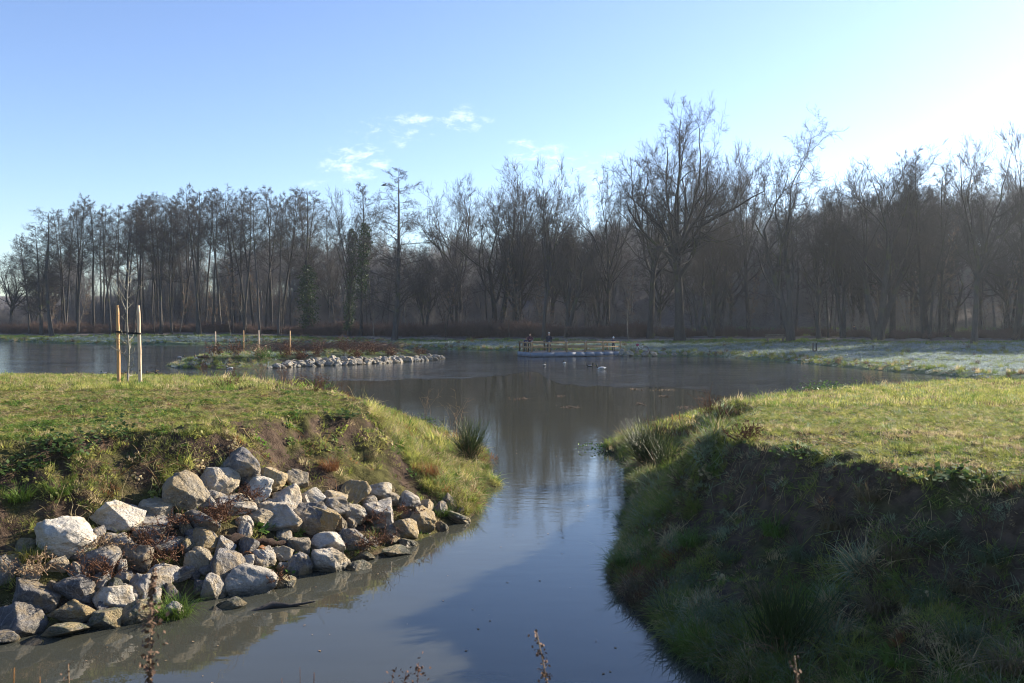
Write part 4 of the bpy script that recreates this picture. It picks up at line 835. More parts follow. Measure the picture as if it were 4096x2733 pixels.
for i, (bb, mat, label) in enumerate(ROCKS):
    x0, y0, x1, y1 = [v / 4 for v in bb]; cx, cy = (x0 + x1) / 2, (y0 + y1) / 2
    p = hit(cx, y1 - .30 * (y1 - y0), 5); D = p.y; k_ = np.interp(x1 - x0, [15, 45, 70], [1.32, 1.12, 1.02]); w, h = (x1 - x0) * D / F * k_, (y1 - y0) * D / F * (k_ - .03)
    dep = float(np.clip((w + h) / 2 * rr_.uniform(.9, 1.2), .5 * w, 1.3 * w)); zc = EYE - (cy - HY) / F * D
    me = rock_mesh(400 + i * 7, mat, soft=rr_.uniform(60, 160), np_=int(rr_.integers(8, 13)))
    link('boulder', me, loc=((cx - 512) / F * D, D + .10 * dep, zc), rot=(rr_.normal(0, .16), rr_.normal(0, .16), rr_.normal(0, .5)), scale=(w, dep, h))
    tag(bpy.context.scene.objects[-1] if False else COL.objects[-1], label, 'rock', 'boulders piled on the left bank')
# dark filler stones in the gaps of the pile, mostly hidden
FILL = [rock_mesh(900 + i, m, ICO3) for i, m in enumerate('dgdmdg')]
k = 0; r = np.random.default_rng(8)
for i in range(400):
    px, py = r.uniform(0, 470), r.uniform(455, 628); p = hit(px, py, 5)
    x, y = np.array([p.x]), np.array([p.y]); d = land_z('left', x, y)[1][0]
    lim = np.interp(px, [0, 60, 140, 200, 240, 300, 350, 470], [1.15, 1.35, 1.5, 1.6, 1.8, 1.2, .9, .5])
    if not (0.05 < d < lim): continue
    s = r.uniform(.16, .3); link('small_stone', FILL[k % 6], loc=(p.x, p.y, p.z + .01), rot=r.uniform(0, 6, 3), scale=(s, s * r.uniform(.7, 1.1), s * r.uniform(.6, .9)))
    tag(COL.objects[-1], 'small dark stone filling a gap between the big boulders of the left bank', 'rock', 'gap-filling stones in the left pile'); k += 1
    if k >= 90: break
# riprap of the island: rows of stones along its right front
IR = [rock_mesh(950 + i, 'i', ICO3, soft=40, np_=9) for i in range(8)]; cnt = 0
front = np.array(ISLE[4:10]); seg = np.r_[0, np.cumsum(np.hypot(*np.diff(front, axis=0).T))]
for row in range(5):
    s = .1 + row * .17
    while s < seg[-1] - .2:
        x = np.interp(s, seg, front[:, 0]); y = np.interp(s, seg, front[:, 1]); sz = r.uniform(.28, .85) * (1 - .05 * row); inn = .02 + row * .42 + r.normal(0, .2)
        x2, y2 = x + .16 * inn, y + inn; z = max(float(land_z('isle', np.array([x2]), np.array([y2]))[0][0]), -.05) + sz * .12
        link('riprap_stone', IR[r.integers(8)], loc=(x2, y2, z), rot=(r.normal(0, .4), r.normal(0, .4), r.uniform(0, 6.28)), scale=(sz, sz * r.uniform(.7, 1), sz * r.uniform(.55, .9)))
        where = 'near its left end' if s < seg[-1] * .33 else ('in the middle' if s < seg[-1] * .66 else 'towards its pointed right end')
        hgt = ('at the waterline', 'one course above the water', 'in the middle courses', 'below the top course', 'in the top course')[row]
        tag(COL.objects[-1], 'grey stone of the island riprap %s, %s' % (hgt, where), 'rock', 'island riprap'); cnt += 1; s += sz * r.uniform(.72, 1.05)
# stones at the right foot of the viewing platform
for i, (px, py, w, h, lab) in enumerate(((617, 355.5, 4.5, 3, 'little pale stone at the right corner of the platform'), (621.5, 352, 6.2, 6.2, 'pale rounded stone with frosted rim beside the platform corner'), (630, 353.2, 9, 6, 'broad dark stone between platform and bicycle'),
        (637, 351.5, 4, 4, 'small brown stone beside the front wheel of the bicycle'), (645, 353.6, 8.5, 6, 'large grey stone below the bicycle'), (654, 354, 7, 4.5, 'grey stone right of the one below the bicycle'), (663, 353.5, 8, 3.5, 'flat frosted stone right of the bicycle'),
        (674, 354.2, 6, 3, 'low stone in the shore grass right of the bicycle'), (685, 353.4, 5, 3.4, 'rightmost pale stone of the shore by the bicycle'), (626, 356.0, 6, 2.6, 'flat stone awash right of the platform corner'), (640, 356.4, 6, 2.4, 'flat stone awash below the bicycle'))):
    D = 80.5; p = at(px, py, D); link('shore_stone', rock_mesh(980 + i, 'i', ICO3), loc=p, scale=(w * D / F, .7 * w * D / F, h * D / F * 1.15)); tag(COL.objects[-1], lab, 'rock', 'stones beside the platform')
# ---------------------------------------------------------------- stakes and sapling on the left bank
def R4(x, y): return ((400 + x / 2.852) / 4, (1050 + y / 2.852) / 4)
b = hit(*R4(318, 1412)); DS = b.y
def p4(x, y, dy=0.0): q = at(*R4(x, y), DS + dy); return (q.x, q.y, q.z)
def stakemat(name, c1, c2):
    m, nt, bs = newmat(name); co = nd(nt, 'ShaderNodeTexCoord').outputs['Object']; mp = nd(nt, 'ShaderNodeMapping', Vector=co); mp.inputs['Scale'].default_value = (14, 14, 1.6)
    f = noise(nt, mp.outputs[0], 2, 5, .6); k = nd(nt, 'ShaderNodeTexVoronoi', Vector=co, Scale=5.0).outputs[0]
    c = mixc(nt, mrange(nt, f, .35, .65), c1, c2); c = mixc(nt, mrange(nt, k, .16, .05, 0, .8), c, (.10, .05, .02)); nt.links.new(c, bs.inputs['Base Color']); bs.inputs['Roughness'].default_value = .7; bump(nt, bs, f, .4, .01); return m
M['stake_a'] = stakemat('stake_orange_wood', (.46, .27, .11), (.36, .20, .08)); M['stake_b'] = stakemat('stake_pale_wood', (.52, .40, .28), (.42, .30, .19))
for (top, bot, mat, lab) in ((((200, 490)), (217, 1392), 'stake_a', 'left orange-brown round tree stake beside the sapling'), ((438, 492), (462, 1408), 'stake_b', 'right pale round tree stake beside the sapling')):
    t = np.array(p4(*top)); bt = np.array(p4(*bot)); bt[2] -= .15; n = 12; ts = np.linspace(0, 1, n)[:, None]; pts = bt + (t - bt) * ts + rng.normal(0, .003, (n, 3)); rad = np.linspace(.046, .039, n); rad[-1] *= .86
    o = MB().tube(pts, rad, 16).build('tree_stake', M[mat]); tag(o, lab, 'stake', 'stakes of the sapling')
ys = 795; a, bb, c = np.array(p4(188, 790)), np.array(p4(316, 797)), np.array(p4(464, 806)); mb = MB()
for dy in (-.05, .05): mb.bar(a + [0, dy, 0], bb + [0, dy * .3, 0], .006, .045).bar(bb + [0, dy * .3, -.02], c + [0, dy, -.01], .006, .045)
ring = lambda cc, rr: [(cc[0] + rr * math.cos(k), cc[1] + rr * math.sin(k), cc[2]) for k in np.linspace(0, 6.28, 17)]
for cc in (a + [.03, 0, 0], c - [.03, 0, .01]):
    q = ring(cc, .050); V = [(x, y, z + s * .022) for x, y, z in q for s in (-1, 1)]; mb.add(V, [(2 * i, 2 * i + 2, 2 * i + 3, 2 * i + 1) for i in range(16)])
tag(mb.build('tie_strap', M['strap']), 'black strap tying the sapling between its two stakes', 'strap')
sp_ = thing('sapling', 'young bare sapling with pale thin branches between two stakes', 'sapling', p4(318, 1412)); base = np.array(p4(318, 1412))
tr = [(318, 1425), (317, 1330), (320, 1230), (325, 1130), (330, 1000), (322, 900), (316, 800), (309, 690), (308, 600), (308, 480), (312, 340), (320, 220), (326, 110), (332, 40), (334, -10)]
pts = np.array([p4(*q) for q in tr]) - base; MB().tube(pts, np.linspace(.030, .010, len(tr)), 8).build('trunk', M['sapl'], sp_)
BR = [[(303, 555), (240, 420), (165, 310)], [(303, 450), (240, 350), (150, 200)], [(310, 330), (260, 260), (215, 185)], [(313, 300), (285, 250), (265, 205)], [(325, 160), (380, 125), (430, 85)], [(322, 110), (300, 80), (285, 60)], [(318, 240), (345, 215), (362, 190)],
      [(306, 530), (345, 490), (380, 455)], [(309, 420), (440, 310), (530, 240)], [(305, 870), (265, 830), (230, 760)], [(310, 930), (250, 900), (170, 845)], [(330, 890), (370, 850), (405, 780)], [(308, 1110), (270, 1050), (240, 980)], [(335, 1050), (385, 1020), (400, 940)],
      [(328, 1140), (375, 1120), (375, 1075)], [(325, 1185), (370, 1195), (395, 1170)], [(300, 680), (260, 635), (235, 610)], [(318, 1300), (345, 1292), (370, 1290)], [(330, 1000), (350, 960), (350, 850)], [(325, 1080), (240, 1030), (120, 950)], [(307, 600), (250, 440), (240, 380)], [(312, 400), (350, 385), (370, 370)]]
for i, q in enumerate(BR):
    dy = rng.normal(0, .22); P = np.array([p4(q[0][0], q[0][1]), p4(*q[1], dy * .5), p4(*q[2], dy)]) - base; m = MB().tube(P, [.011, .008, .005], 5)
    for k in range(4):
        t = rng.uniform(.3, .95); s = P[1] * (1 - (t - .5) * 2) + P[2] * (t - .5) * 2 if t > .5 else P[0] * (1 - 2 * t) + P[1] * 2 * t; m.tube([s, s + rng.normal(0, .05, 3) + [0, 0, .06]], [.005, .003], 4, cap=False)
    m.build('branch', M['sapl'], sp_)
# thin posts on the island
for (x, yt, yb, mat, lab) in ((861.5, 1325, 1420, 'stake_b', 'leftmost thin pale post on the island'), (974, 1321, 1414, 'stake_a', 'thin brown post on the island, second from the left'), (1034.6, 1321, 1424, 'stake_b', 'thin pale post on the island, third from the left'), (1160, 1323, 1414, 'stake_a', 'rightmost thin ochre post on the island')):
    D = hit(x / 4, yb / 4, 50).y; t, bt = at(x / 4, yt / 4, D), at(x / 4, yb / 4, D); tag(MB().tube([bt - Vector((0, 0, .2)), (t + bt) / 2 + Vector((.01, 0, 0)), t], [.05, .047, .044], 8).build('post', M[mat]), lab, 'post', 'posts on the island')
# brush pile and dead plants on the island
def twigpile(name, p0, p1, n, h, depth, label, seed, mat='shrub', L=1.4):
    r = np.random.default_rng(seed); p0, p1 = np.array(p0), np.array(p1); t = r.random(n); P0 = p0 + (p1 - p0) * t[:, None] + np.stack([r.normal(0, .2, n), r.normal(0, depth, n), np.abs(r.normal(0, h * .4, n))], 1)
    a = r.normal(0, .5, n) + np.where(r.random(n) < .5, 0, np.pi); D = np.stack([np.cos(a), np.sin(a) * .6, r.normal(.12, .3, n)], 1); P, R = run(r, P0, D, L * r.uniform(.4, 1.3, n), r.uniform(.008, .03, n), np.full(n, .006), 3, .12, -.01)
    P[:, :, 2] = np.maximum(P[:, :, 2], np.maximum(ground_z(P[:, :, 0], P[:, :, 1]), 0) + .01); V, Fq = tubes(P, R, 4); o = thing(name, label, 'brush pile', tuple(p0)); c = link('branches', mesh_np('branches', V - p0, Fq, [M[mat]]), o); c['kind'] = 'stuff'; return o
y = 69.5; pA = at(325, 350, y); pB = at(395, 351, y + 2); twigpile('brush_pile', (pA.x, y, .75), (pB.x, y + 2, .7), 700, .95, .6, 'heaped dead branches in the middle of the island', 1, L=1.1)
pA = at(262, 352, 68); pB = at(330, 351, 69); twigpile('brush_pile', (pA.x, 68, .8), (pB.x, 69, .75), 400, .8, .5, 'low heap of dead brown branches between the island posts', 2)
def deadweed(pos, H, n, label, seed, mat='reddead', spread=.35, name='dead_weed', flake=.012, cat='plant', group=None):
    r = np.random.default_rng(seed); P0 = np.zeros((n, 3)); P0[:, :2] = r.normal(0, spread * .3, (n, 2)); D = np.stack([r.normal(0, spread / H * 1.0, n), r.normal(0, spread / H * 1.0, n), np.ones(n)], 1); L = H * r.uniform(.5, 1.1, n)
    P, R = run(r, P0, D, L, np.full(n, .0045), np.full(n, .0025), 4, .15, .0); o = thing(name, label, cat, pos, 0, group); p, D2, rad, pl, t, par = spawn(r, P, R, L, 5, .3, 1, 45, 15); L2 = pl * .28 * r.uniform(.5, 1.2, len(t)); P2, R2 = run(r, p, D2, L2, np.full(len(t), .003), np.full(len(t), .002), 2, .2, -.02)
    V1, F1 = tubes(P, R, 3); V2, F2 = tubes(P2, R2, 3); link('stems', mesh_np('stems', np.concatenate([V1, V2]), np.concatenate([F1, F2 + len(V1)]), [M[mat]]), o)
    c = P2.reshape(-1, 3); c = c[r.random(len(c)) < .8]; u = norm(r.normal(0, 1, c.shape)) * flake * r.uniform(.5, 1.4, (len(c), 1)); v = norm(np.cross(u, r.normal(0, 1, c.shape))) * flake * .6
    q = np.stack([c - u, c + v, c + u, c - v], 1).reshape(-1, 3); link('seed_heads', mesh_np('seed_heads', q, np.arange(len(q)).reshape(-1, 4), [M[mat]], smooth=False), o)['kind'] = 'stuff'; o.children[0]['kind'] = 'stuff'; return o
DW = [(C5(560, 960, 700, 830), .36, 'dead russet weed between the ribbed grey stones and the white-topped block'), (C5(860, 770, 1010, 640), .40, 'dead russet weed sprawling over the middle of the left stones'), (C5(1300, 600, 1440, 480), .36, 'dead russet weed in front of the mottled grey boulder'), (C5(180, 950, 300, 780), .34, 'dead straw-brown weed under the large white-grey boulder'),
      (C5(560, 780, 660, 650), .26, 'tan dead grass tuft right of the large white-grey boulder'), (C6(80, 830, 230, 640), .42, 'tall russet weed left of the cream stone'), (C6(300, 640, 420, 520), .30, 'dead weed in front of the wide pale boulder'), (C6(1320, 990, 1420, 780), .42, 'orange-brown weed hanging beside the dark speckled boulder'), (C6(1350, 800, 1420, 690), .26, 'dead bramble twigs on the large square boulder'),
      (C5(960, 860, 1090, 780), .28, 'dead weed above the knobbed grey stone'), (C5(1060, 640, 1110, 560), .22, 'small dead weed on the long grey slab'), (C6(520, 1260, 640, 1080), .20, 'curled orange dead leaves beside the large cone-shaped boulder'), (C6(1560, 720, 1640, 660), .18, 'reddish dead weed under the blue-grey pitted stone')]
for i, (bb, H, lab) in enumerate(DW):
    x0, y0, x1, y1 = [v / 4 for v in bb]; p = hit((x0 + x1) / 2, max(y0, y1), 5); p.y -= .10; p.z += .10; deadweed(p, H * .75, 34, lab, 300 + i, 'reddead' if i not in (3, 4) else 'strawstem', .30)
for i, (px, py, H, lab, mat) in enumerate(((214, 357, 1.0, 'dry brown plant left of the first island post', 'reddead'), (236, 358, 1.3, 'tall dry weed between the first two island posts', 'reddead'), (258, 358, 1.2, 'forked dry weed left of the second island post', 'strawstem'), (286, 358, 1.1, 'dry weed right of the third island post', 'reddead'), (318, 357, 1.2, 'dry weed right of the last island post', 'reddead'), (345, 356, 1.5, 'tall dry weed in front of the branch heap', 'reddead'), (372, 355, 1.2, 'dry weed on the right part of the branch heap', 'reddead'), (300, 361, .9, 'brown weed above the left end of the riprap', 'reddead'), (357, 358.5, .9, 'brown weed on the riprap, middle of the island', 'reddead'), (392, 357, .8, 'brown weed on the right half of the riprap', 'reddead'), (420, 356.5, .9, 'brown weed near the tip of the island', 'reddead'), (265, 361, .9, 'light green shrub at the left end of the riprap', 'dock'))):
    p = hit(px, py, 50); o = deadweed(p, H, 40, lab, 330 + i, mat, .5, flake=.05)
# dry weeds on the far rim of the left bank and on the right bank
for i, (px, py, H, s, lab, mat) in enumerate(((205, 374, 1.1, .5, 'dry weed on the rim of the left bank, right of the stakes', 'reddead'), (232, 375.5, 1.0, .6, 'bushy dry weed on the rim in front of the white duck', 'reddead'), (261, 377, 1.2, .5, 'thin dry weed on the rim below the island riprap', 'strawstem'), (283, 379, .9, .6, 'brown dry weed on the rim right of the thin one', 'reddead'), (226, 389, .45, .5, 'brown dead bush lying in the grass right of the stakes', 'reddead'), (318, 392, .5, .6, 'dark dead stalks at the far edge of the left bank', 'reddead'), (345, 395, .35, .5, 'low dead stalks near the sloping edge of the left bank', 'reddead'), (425, 414, .9, .3, 'tall wiry dead stem on the corner of the left bank', 'strawstem'), (455, 425, 1.0, .35, 'thin arching dead grass behind the rush clump', 'strawstem'),
                                             (708, 418, .75, .25, 'dark dead dock on the left corner of the right bank', 'reddead'), (724, 421, .45, .25, 'small dead dock right of the larger one on the right bank', 'reddead'), (655, 440, .55, .3, 'brown dead plant behind the right rush clump', 'reddead'), (870, 384, .8, .35, 'straw-coloured tuft on the far rim of the right bank', 'strawstem'), (745, 440, .25, .25, 'rust-coloured dead tuft on the crest of the right bank', 'reddead'), (895, 386, .4, .5, 'low tan weed on the rim of the right bank', 'strawstem'))):
    p = hit(px, py, 6); deadweed(p, H, 7 if px in (425, 455) else 30, lab, 360 + i, mat, s * .8)
# rushes
def rush(pos, H, n, spread, label, seed, lean=(0, 0)):
    r = np.random.default_rng(seed); P0 = np.zeros((n, 3)); P0[:, :2] = r.normal(0, .07, (n, 2)); a = r.uniform(0, 6.28, n); k = spread * np.sqrt(r.random(n)); D = np.stack([np.cos(a) * k + lean[0], np.sin(a) * k + lean[1], np.ones(n)], 1)
    L = H * r.uniform(.55, 1.1, n); P, R = run(r, P0, D, L, np.full(n, .006), np.full(n, .0025), 6, .07, -.06); V, Fq = tubes(P, R, 4); o = thing('rush_clump', label, 'rush', pos); half = len(Fq)
    link('stems', mesh_np('stems', V, Fq, [M['rush']]), o)['kind'] = 'stuff'; m = n // 2; P, R = run(r, P0[:m], D[:m] * [1.5, 1.5, .7], L[:m] * .6, np.full(m, .004), np.full(m, .002), 5, .1, -.12); V, Fq = tubes(P, R, 4); link('dead_stems', mesh_np('dead_stems', V, Fq, [M['strawstem']]), o)['kind'] = 'stuff'
p = hit(470, 462, 8); rush(p, .9, 230, .5, 'spiky green rush clump at the tip of the left bank', 1)
p = hit(641, 472, 8); rush(p + Vector((.25, .1, 0)), 1.05, 300, .5, 'tall shiny rush clump on the corner of the right bank', 2, (-.22, 0))
p = hit(784, 655, 4); rush(p, .6, 200, .5, 'dark rush clump in the shade at the foot of the right bank', 3)
p = hit(664, 470, 8); rush(p, .6, 90, .4, 'smaller rush tuft right of the tall shiny clump', 4)
# grass tussocks and leafy plants one can point at
def tuss(px, py, label, n, h, col, lean=.95, droop=.8, sp=.12, seed=1, y0=5):
    p = hit(px, py, y0); me = tuft(seed, n, h, sp, lean, droop, .008, 5).copy(); me.materials.clear(); me.materials.append(col); link('blades', me, thing('grass_tussock', label, 'grass tussock', p))['kind'] = 'stuff'
M['tg'] = leafmat('tussock_green', False, (.13, .21, .035)); M['ty'] = leafmat('tussock_yellow', False, (.26, .25, .06)); M['tr'] = leafmat('tussock_rust', False, (.30, .14, .06)); M['tp'] = leafmat('tussock_greygreen', False, (.13, .17, .08)); M['ts'] = leafmat('tussock_straw', False, (.20, .16, .085))
tuss(C5(1060, 1150, 0, 0)[0] / 4, C5(0, 1160, 0, 0)[1] / 4, 'bright green grass tussock hanging over the waterline stones', 300, .34, M['tg'], sp=.16, seed=501)
tuss(430, 482, 'rust-coloured grass tuft on the grassy slope right of the pile', 320, .50, M['tr'], .5, .5, .10, 502); tuss(330, 470, 'reddish grass tuft above the large ochre boulder', 200, .3, M['tr'], seed=503)
for i, (px, py, c, n, h) in enumerate(((478, 492, 'ty', 260, .4), (468, 506, 'tg', 260, .35), (455, 470, 'ty', 220, .3), (440, 515, 'tg', 200, .3), (30, 560, 'ty', 160, .3), (60, 495, 'tg', 160, .28), (20, 500, 'tg', 180, .3), (485, 470, 'tg', 220, .32))):
    tuss(px, py, ('yellow-green overhanging tussock at the very tip of the left bank', 'green tussock at the waterline of the left tip', 'yellow tussock below the left rush clump', 'green tussock above the last boulders', 'yellowish tussock at the left edge above the boulders', 'green tussock on the left slope above the white-grey boulder', 'green tussock at the left edge of the slope', 'green tussock right of the left rush clump')[i], n, h, M[c], seed=510 + i)
RT = [(835, 528, 'ts', 'straw-topped tussock high on the middle of the shaded face'), (805, 560, 'tp', 'grey-green tussock in the middle of the shaded face'), (775, 535, 'tg', 'green tussock left of the straw-topped one'), (730, 560, 'tp', 'grey-green tussock on the left of the shaded face'), (700, 590, 'tp', 'pale tussock near the water on the shaded face'), (690, 545, 'tg', 'green tussock high on the left shoulder of the shaded face'), (655, 540, 'tg', 'green tussock at the left shoulder above the water'), (640, 590, 'ts', 'straw tussock at the undercut edge of the right bank'), (760, 600, 'ts', 'tan tussock in the lower middle of the shaded face'),
      (900, 560, 'ts', 'straw tussock in the right half of the shaded face'), (940, 540, 'tp', 'grey-green tussock on the upper right of the shaded face'), (880, 610, 'ts', 'large straw tussock with hanging blades, lower right'), (930, 605, 'tp', 'grey-green tussock right of the large straw one'), (965, 590, 'ts', 'straw tussock at the right of the shaded face'), (1000, 620, 'ts', 'brownish tussock at the right edge'), (960, 640, 'tp', 'grey-green tussock near the lower right corner'), (840, 640, 'tp', 'grey-green tussock right of the dark rush clump'), (900, 665, 'tg', 'green tussock at the bottom edge on the right'), (720, 620, 'tp', 'grey-green tussock at the waterline left of the dark rush'), (670, 615, 'tp', 'grey-green tussock at the waterline of the right bank'), (990, 560, 'tp', 'tussock at the upper right edge of the shaded face'), (625, 565, 'tg', 'green tussock overhanging the water at the left of the right bank'), (870, 500, 'ts', 'thin straw tussock just under the crest of the right bank'), (1010, 670, 'ts', 'brown tussock in the lower right corner'), (815, 600, 'tg', 'green tussock left of the large straw tussock')]
for i, (px, py, c, lab) in enumerate(RT): tuss(px, py, lab, 230, rng.uniform(.26, .38), M[c], 1.0, .95, .12, 540 + i, 4)
def leafy(px, py, label, n, s, h, mat, seed, spread=.25, y0=5, name='leafy_plant'):
    p = hit(px, py, y0); me = weed(seed, n, h, spread, s).copy(); me.materials.clear(); me.materials.append(M[mat]); link('leaves', me, thing(name, label, 'plant', p))['kind'] = 'stuff'
M['nettle'] = leafmat('nettle_leaf', False, (.085, .14, .04), .35, .75)
leafy(62, 455, 'leafy shiny green bush on the upper left slope', 260, .055, .30, 'nettle', 601, .34); leafy(115, 440, 'feathery green plant hanging from the crest at the left', 260, .04, .3, 'nettle', 602, .36); leafy(117, 384, 'dark green rosette of leaves at the foot of the left stake', 60, .14, .10, 'dock', 603, .22); leafy(262, 530, 'bright green dock leaves among the boulders', 24, .10, .06, 'dock', 604, .12)
leafy(690, 423, 'bright yellow leafy plant on the corner of the right bank', 60, .05, .14, 'yellowflower', 605, .11); leafy(425, 425, 'fern-like green plants on the corner of the left bank', 300, .045, .25, 'nettle', 606, .45); leafy(345, 418, 'low green leaves on the crest of the left bank', 140, .045, .12, 'nettle', 607, .3); leafy(915, 475, 'pale ivy-like leaves on the upper right of the shaded face', 120, .04, .08, 'nettle', 608, .35); leafy(960, 480, 'broad pale green leaves under the crest at the right', 90, .055, .10, 'nettle', 609, .35); leafy(800, 455, 'grey-green leaves under the crest of the right bank', 110, .04, .10, 'nettle', 610, .3); leafy(612, 448, 'low bright water plants off the corner of the right bank', 200, .05, .05, 'dock', 611, .7); leafy(15, 470, 'dark low leaves at the left edge of the slope', 200, .05, .15, 'nettle', 612, .4); leafy(255, 553, 'curled orange leaves between the waterline boulders', 26, .08, .08, 'dryleaf', 613, .14)
leafy(815, 393, 'small dark green bush on the far rim of the right bank', 220, .06, .35, 'dock', 614, .5); leafy(835, 391, 'second small green bush on the far rim of the right bank', 200, .06, .3, 'dock', 615, .45)
# rotten log
p, q = hit(C6(200, 900, 0, 0)[0] / 4, C6(0, 930, 0, 0)[1] / 4), hit(C6(700, 0, 0, 0)[0] / 4, C6(0, 965, 0, 0)[1] / 4); t = np.linspace(0, 1, 12)[:, None]; a = np.array(p) + [0, -.05, .05]; b2 = np.array(q) + [0, -.05, .05]
tag(MB().tube(a + (b2 - a) * t + rng.normal(0, .012, (12, 3)), .055 + rng.normal(0, .014, 12), 10).build('rotten_log', M['log']), 'dark rotten log lying among the boulders', 'log')
for i, (x, y, lab) in enumerate(((585, 1430, 'small half-sunk branch in the water in front of the cone-shaped boulder'),)):
    p = hit(C6(x, y, 0, 0)[0] / 4, C6(x, y, 0, 0)[1] / 4); tag(MB().tube([p + Vector((-.22, -.12, -.03)), p + Vector((-.02, 0, .03)), p + Vector((.16, .02, .01)), p + Vector((.4, .10, .03))], [.03, .035, .02, .008], 7).build('sunken_branch', M['bark']), lab, 'branch')
# ---------------------------------------------------------------- viewing platform
A, B, C_, D_, F_ = np.array((1.64, 78.4)), np.array((4.95, 79.0)), np.array((10.3, 81.85)), np.array((10.55, 84.6)), np.array((.56, 81.6)); E_ = np.array((3.0, 84.2)); ZD, ZR = .43, 1.36
plat = thing('viewing_platform', 'wooden viewing platform with post and rail fence and grey panels over the pond', 'platform', (4.9, 81.5, 0)); off = np.array([4.9, 81.5, 0])
poly = [F_, A, B, C_, D_, E_]; V = [(*p, ZD - .05) for p in poly] + [(*p, ZD) for p in poly]; V = np.array(V) - off; n = 6
me = bpy.data.meshes.new('deck'); me.from_pydata([tuple(v) for v in V], [], [tuple(range(n, 2 * n)), tuple(range(n))[::-1]] + [(i, (i + 1) % n, n + (i + 1) % n, n + i) for i in range(n)]); me.materials.append(M['deck']); link('deck', me, plat)
def seg_pts(p, q, step): L = np.linalg.norm(q - p); k = max(1, round(L / step)); return [p + (q - p) * i / k for i in range(k + 1)]
for p, q in ((F_, A), (A, B), (B, C_)):
    pts = seg_pts(p, q, 1.03); d = (q - p) / np.linalg.norm(q - p); nrm = np.array([d[1], -d[0]])
    for u, v in zip(pts[:-1], pts[1:]):
        u2, v2 = u + d * .008 + nrm * .03, v - d * .008 + nrm * .03; MB().bar((*u2, .235), (*v2, .235), .04, .37).build('panel', M['panel'], plat, smooth=False).location = -off
    u2, v2 = p + nrm * .028, q + nrm * .028; MB().bar((*u2, .02), (*v2, .02), .03, .05).build('base_rail', M['blackm'], plat, smooth=False).location = -off
def railing(p, q, step, lastpost=True):
    d = (q - p) / np.linalg.norm(q - p); pts = seg_pts(p, q, step)
    for u in pts if lastpost else pts[:-1]:
        MB().bar((*u, ZD), (*u, ZR + .02), .14, .14).build('post', M['wood'], plat, smooth=False).location = -off
        MB().ball((*u, ZR + .03), (.085, .085, .035), 8).build('post_cap', M['panel'], plat).location = -off
    for z, h in ((ZR - .07, .13), (ZD + .44, .12)): MB().bar((*(p + d * .02), z), (*(q - d * .02), z), .05, h).build('rail', M['wood'], plat, smooth=False).location = -off
ins = lambda p: p + (np.array([5.2, 82.0]) - p) / np.linalg.norm(np.array([5.2, 82.0]) - p) * .15
railing(ins(F_), ins(A), 1.1, False); railing(ins(A), ins(B), 1.6, False); railing(ins(B), ins(C_), 2.1); railing(ins(F_), ins(E_), 1.6); railing(ins(E_), ins(D_) + [-1.2, .0], 1.9)
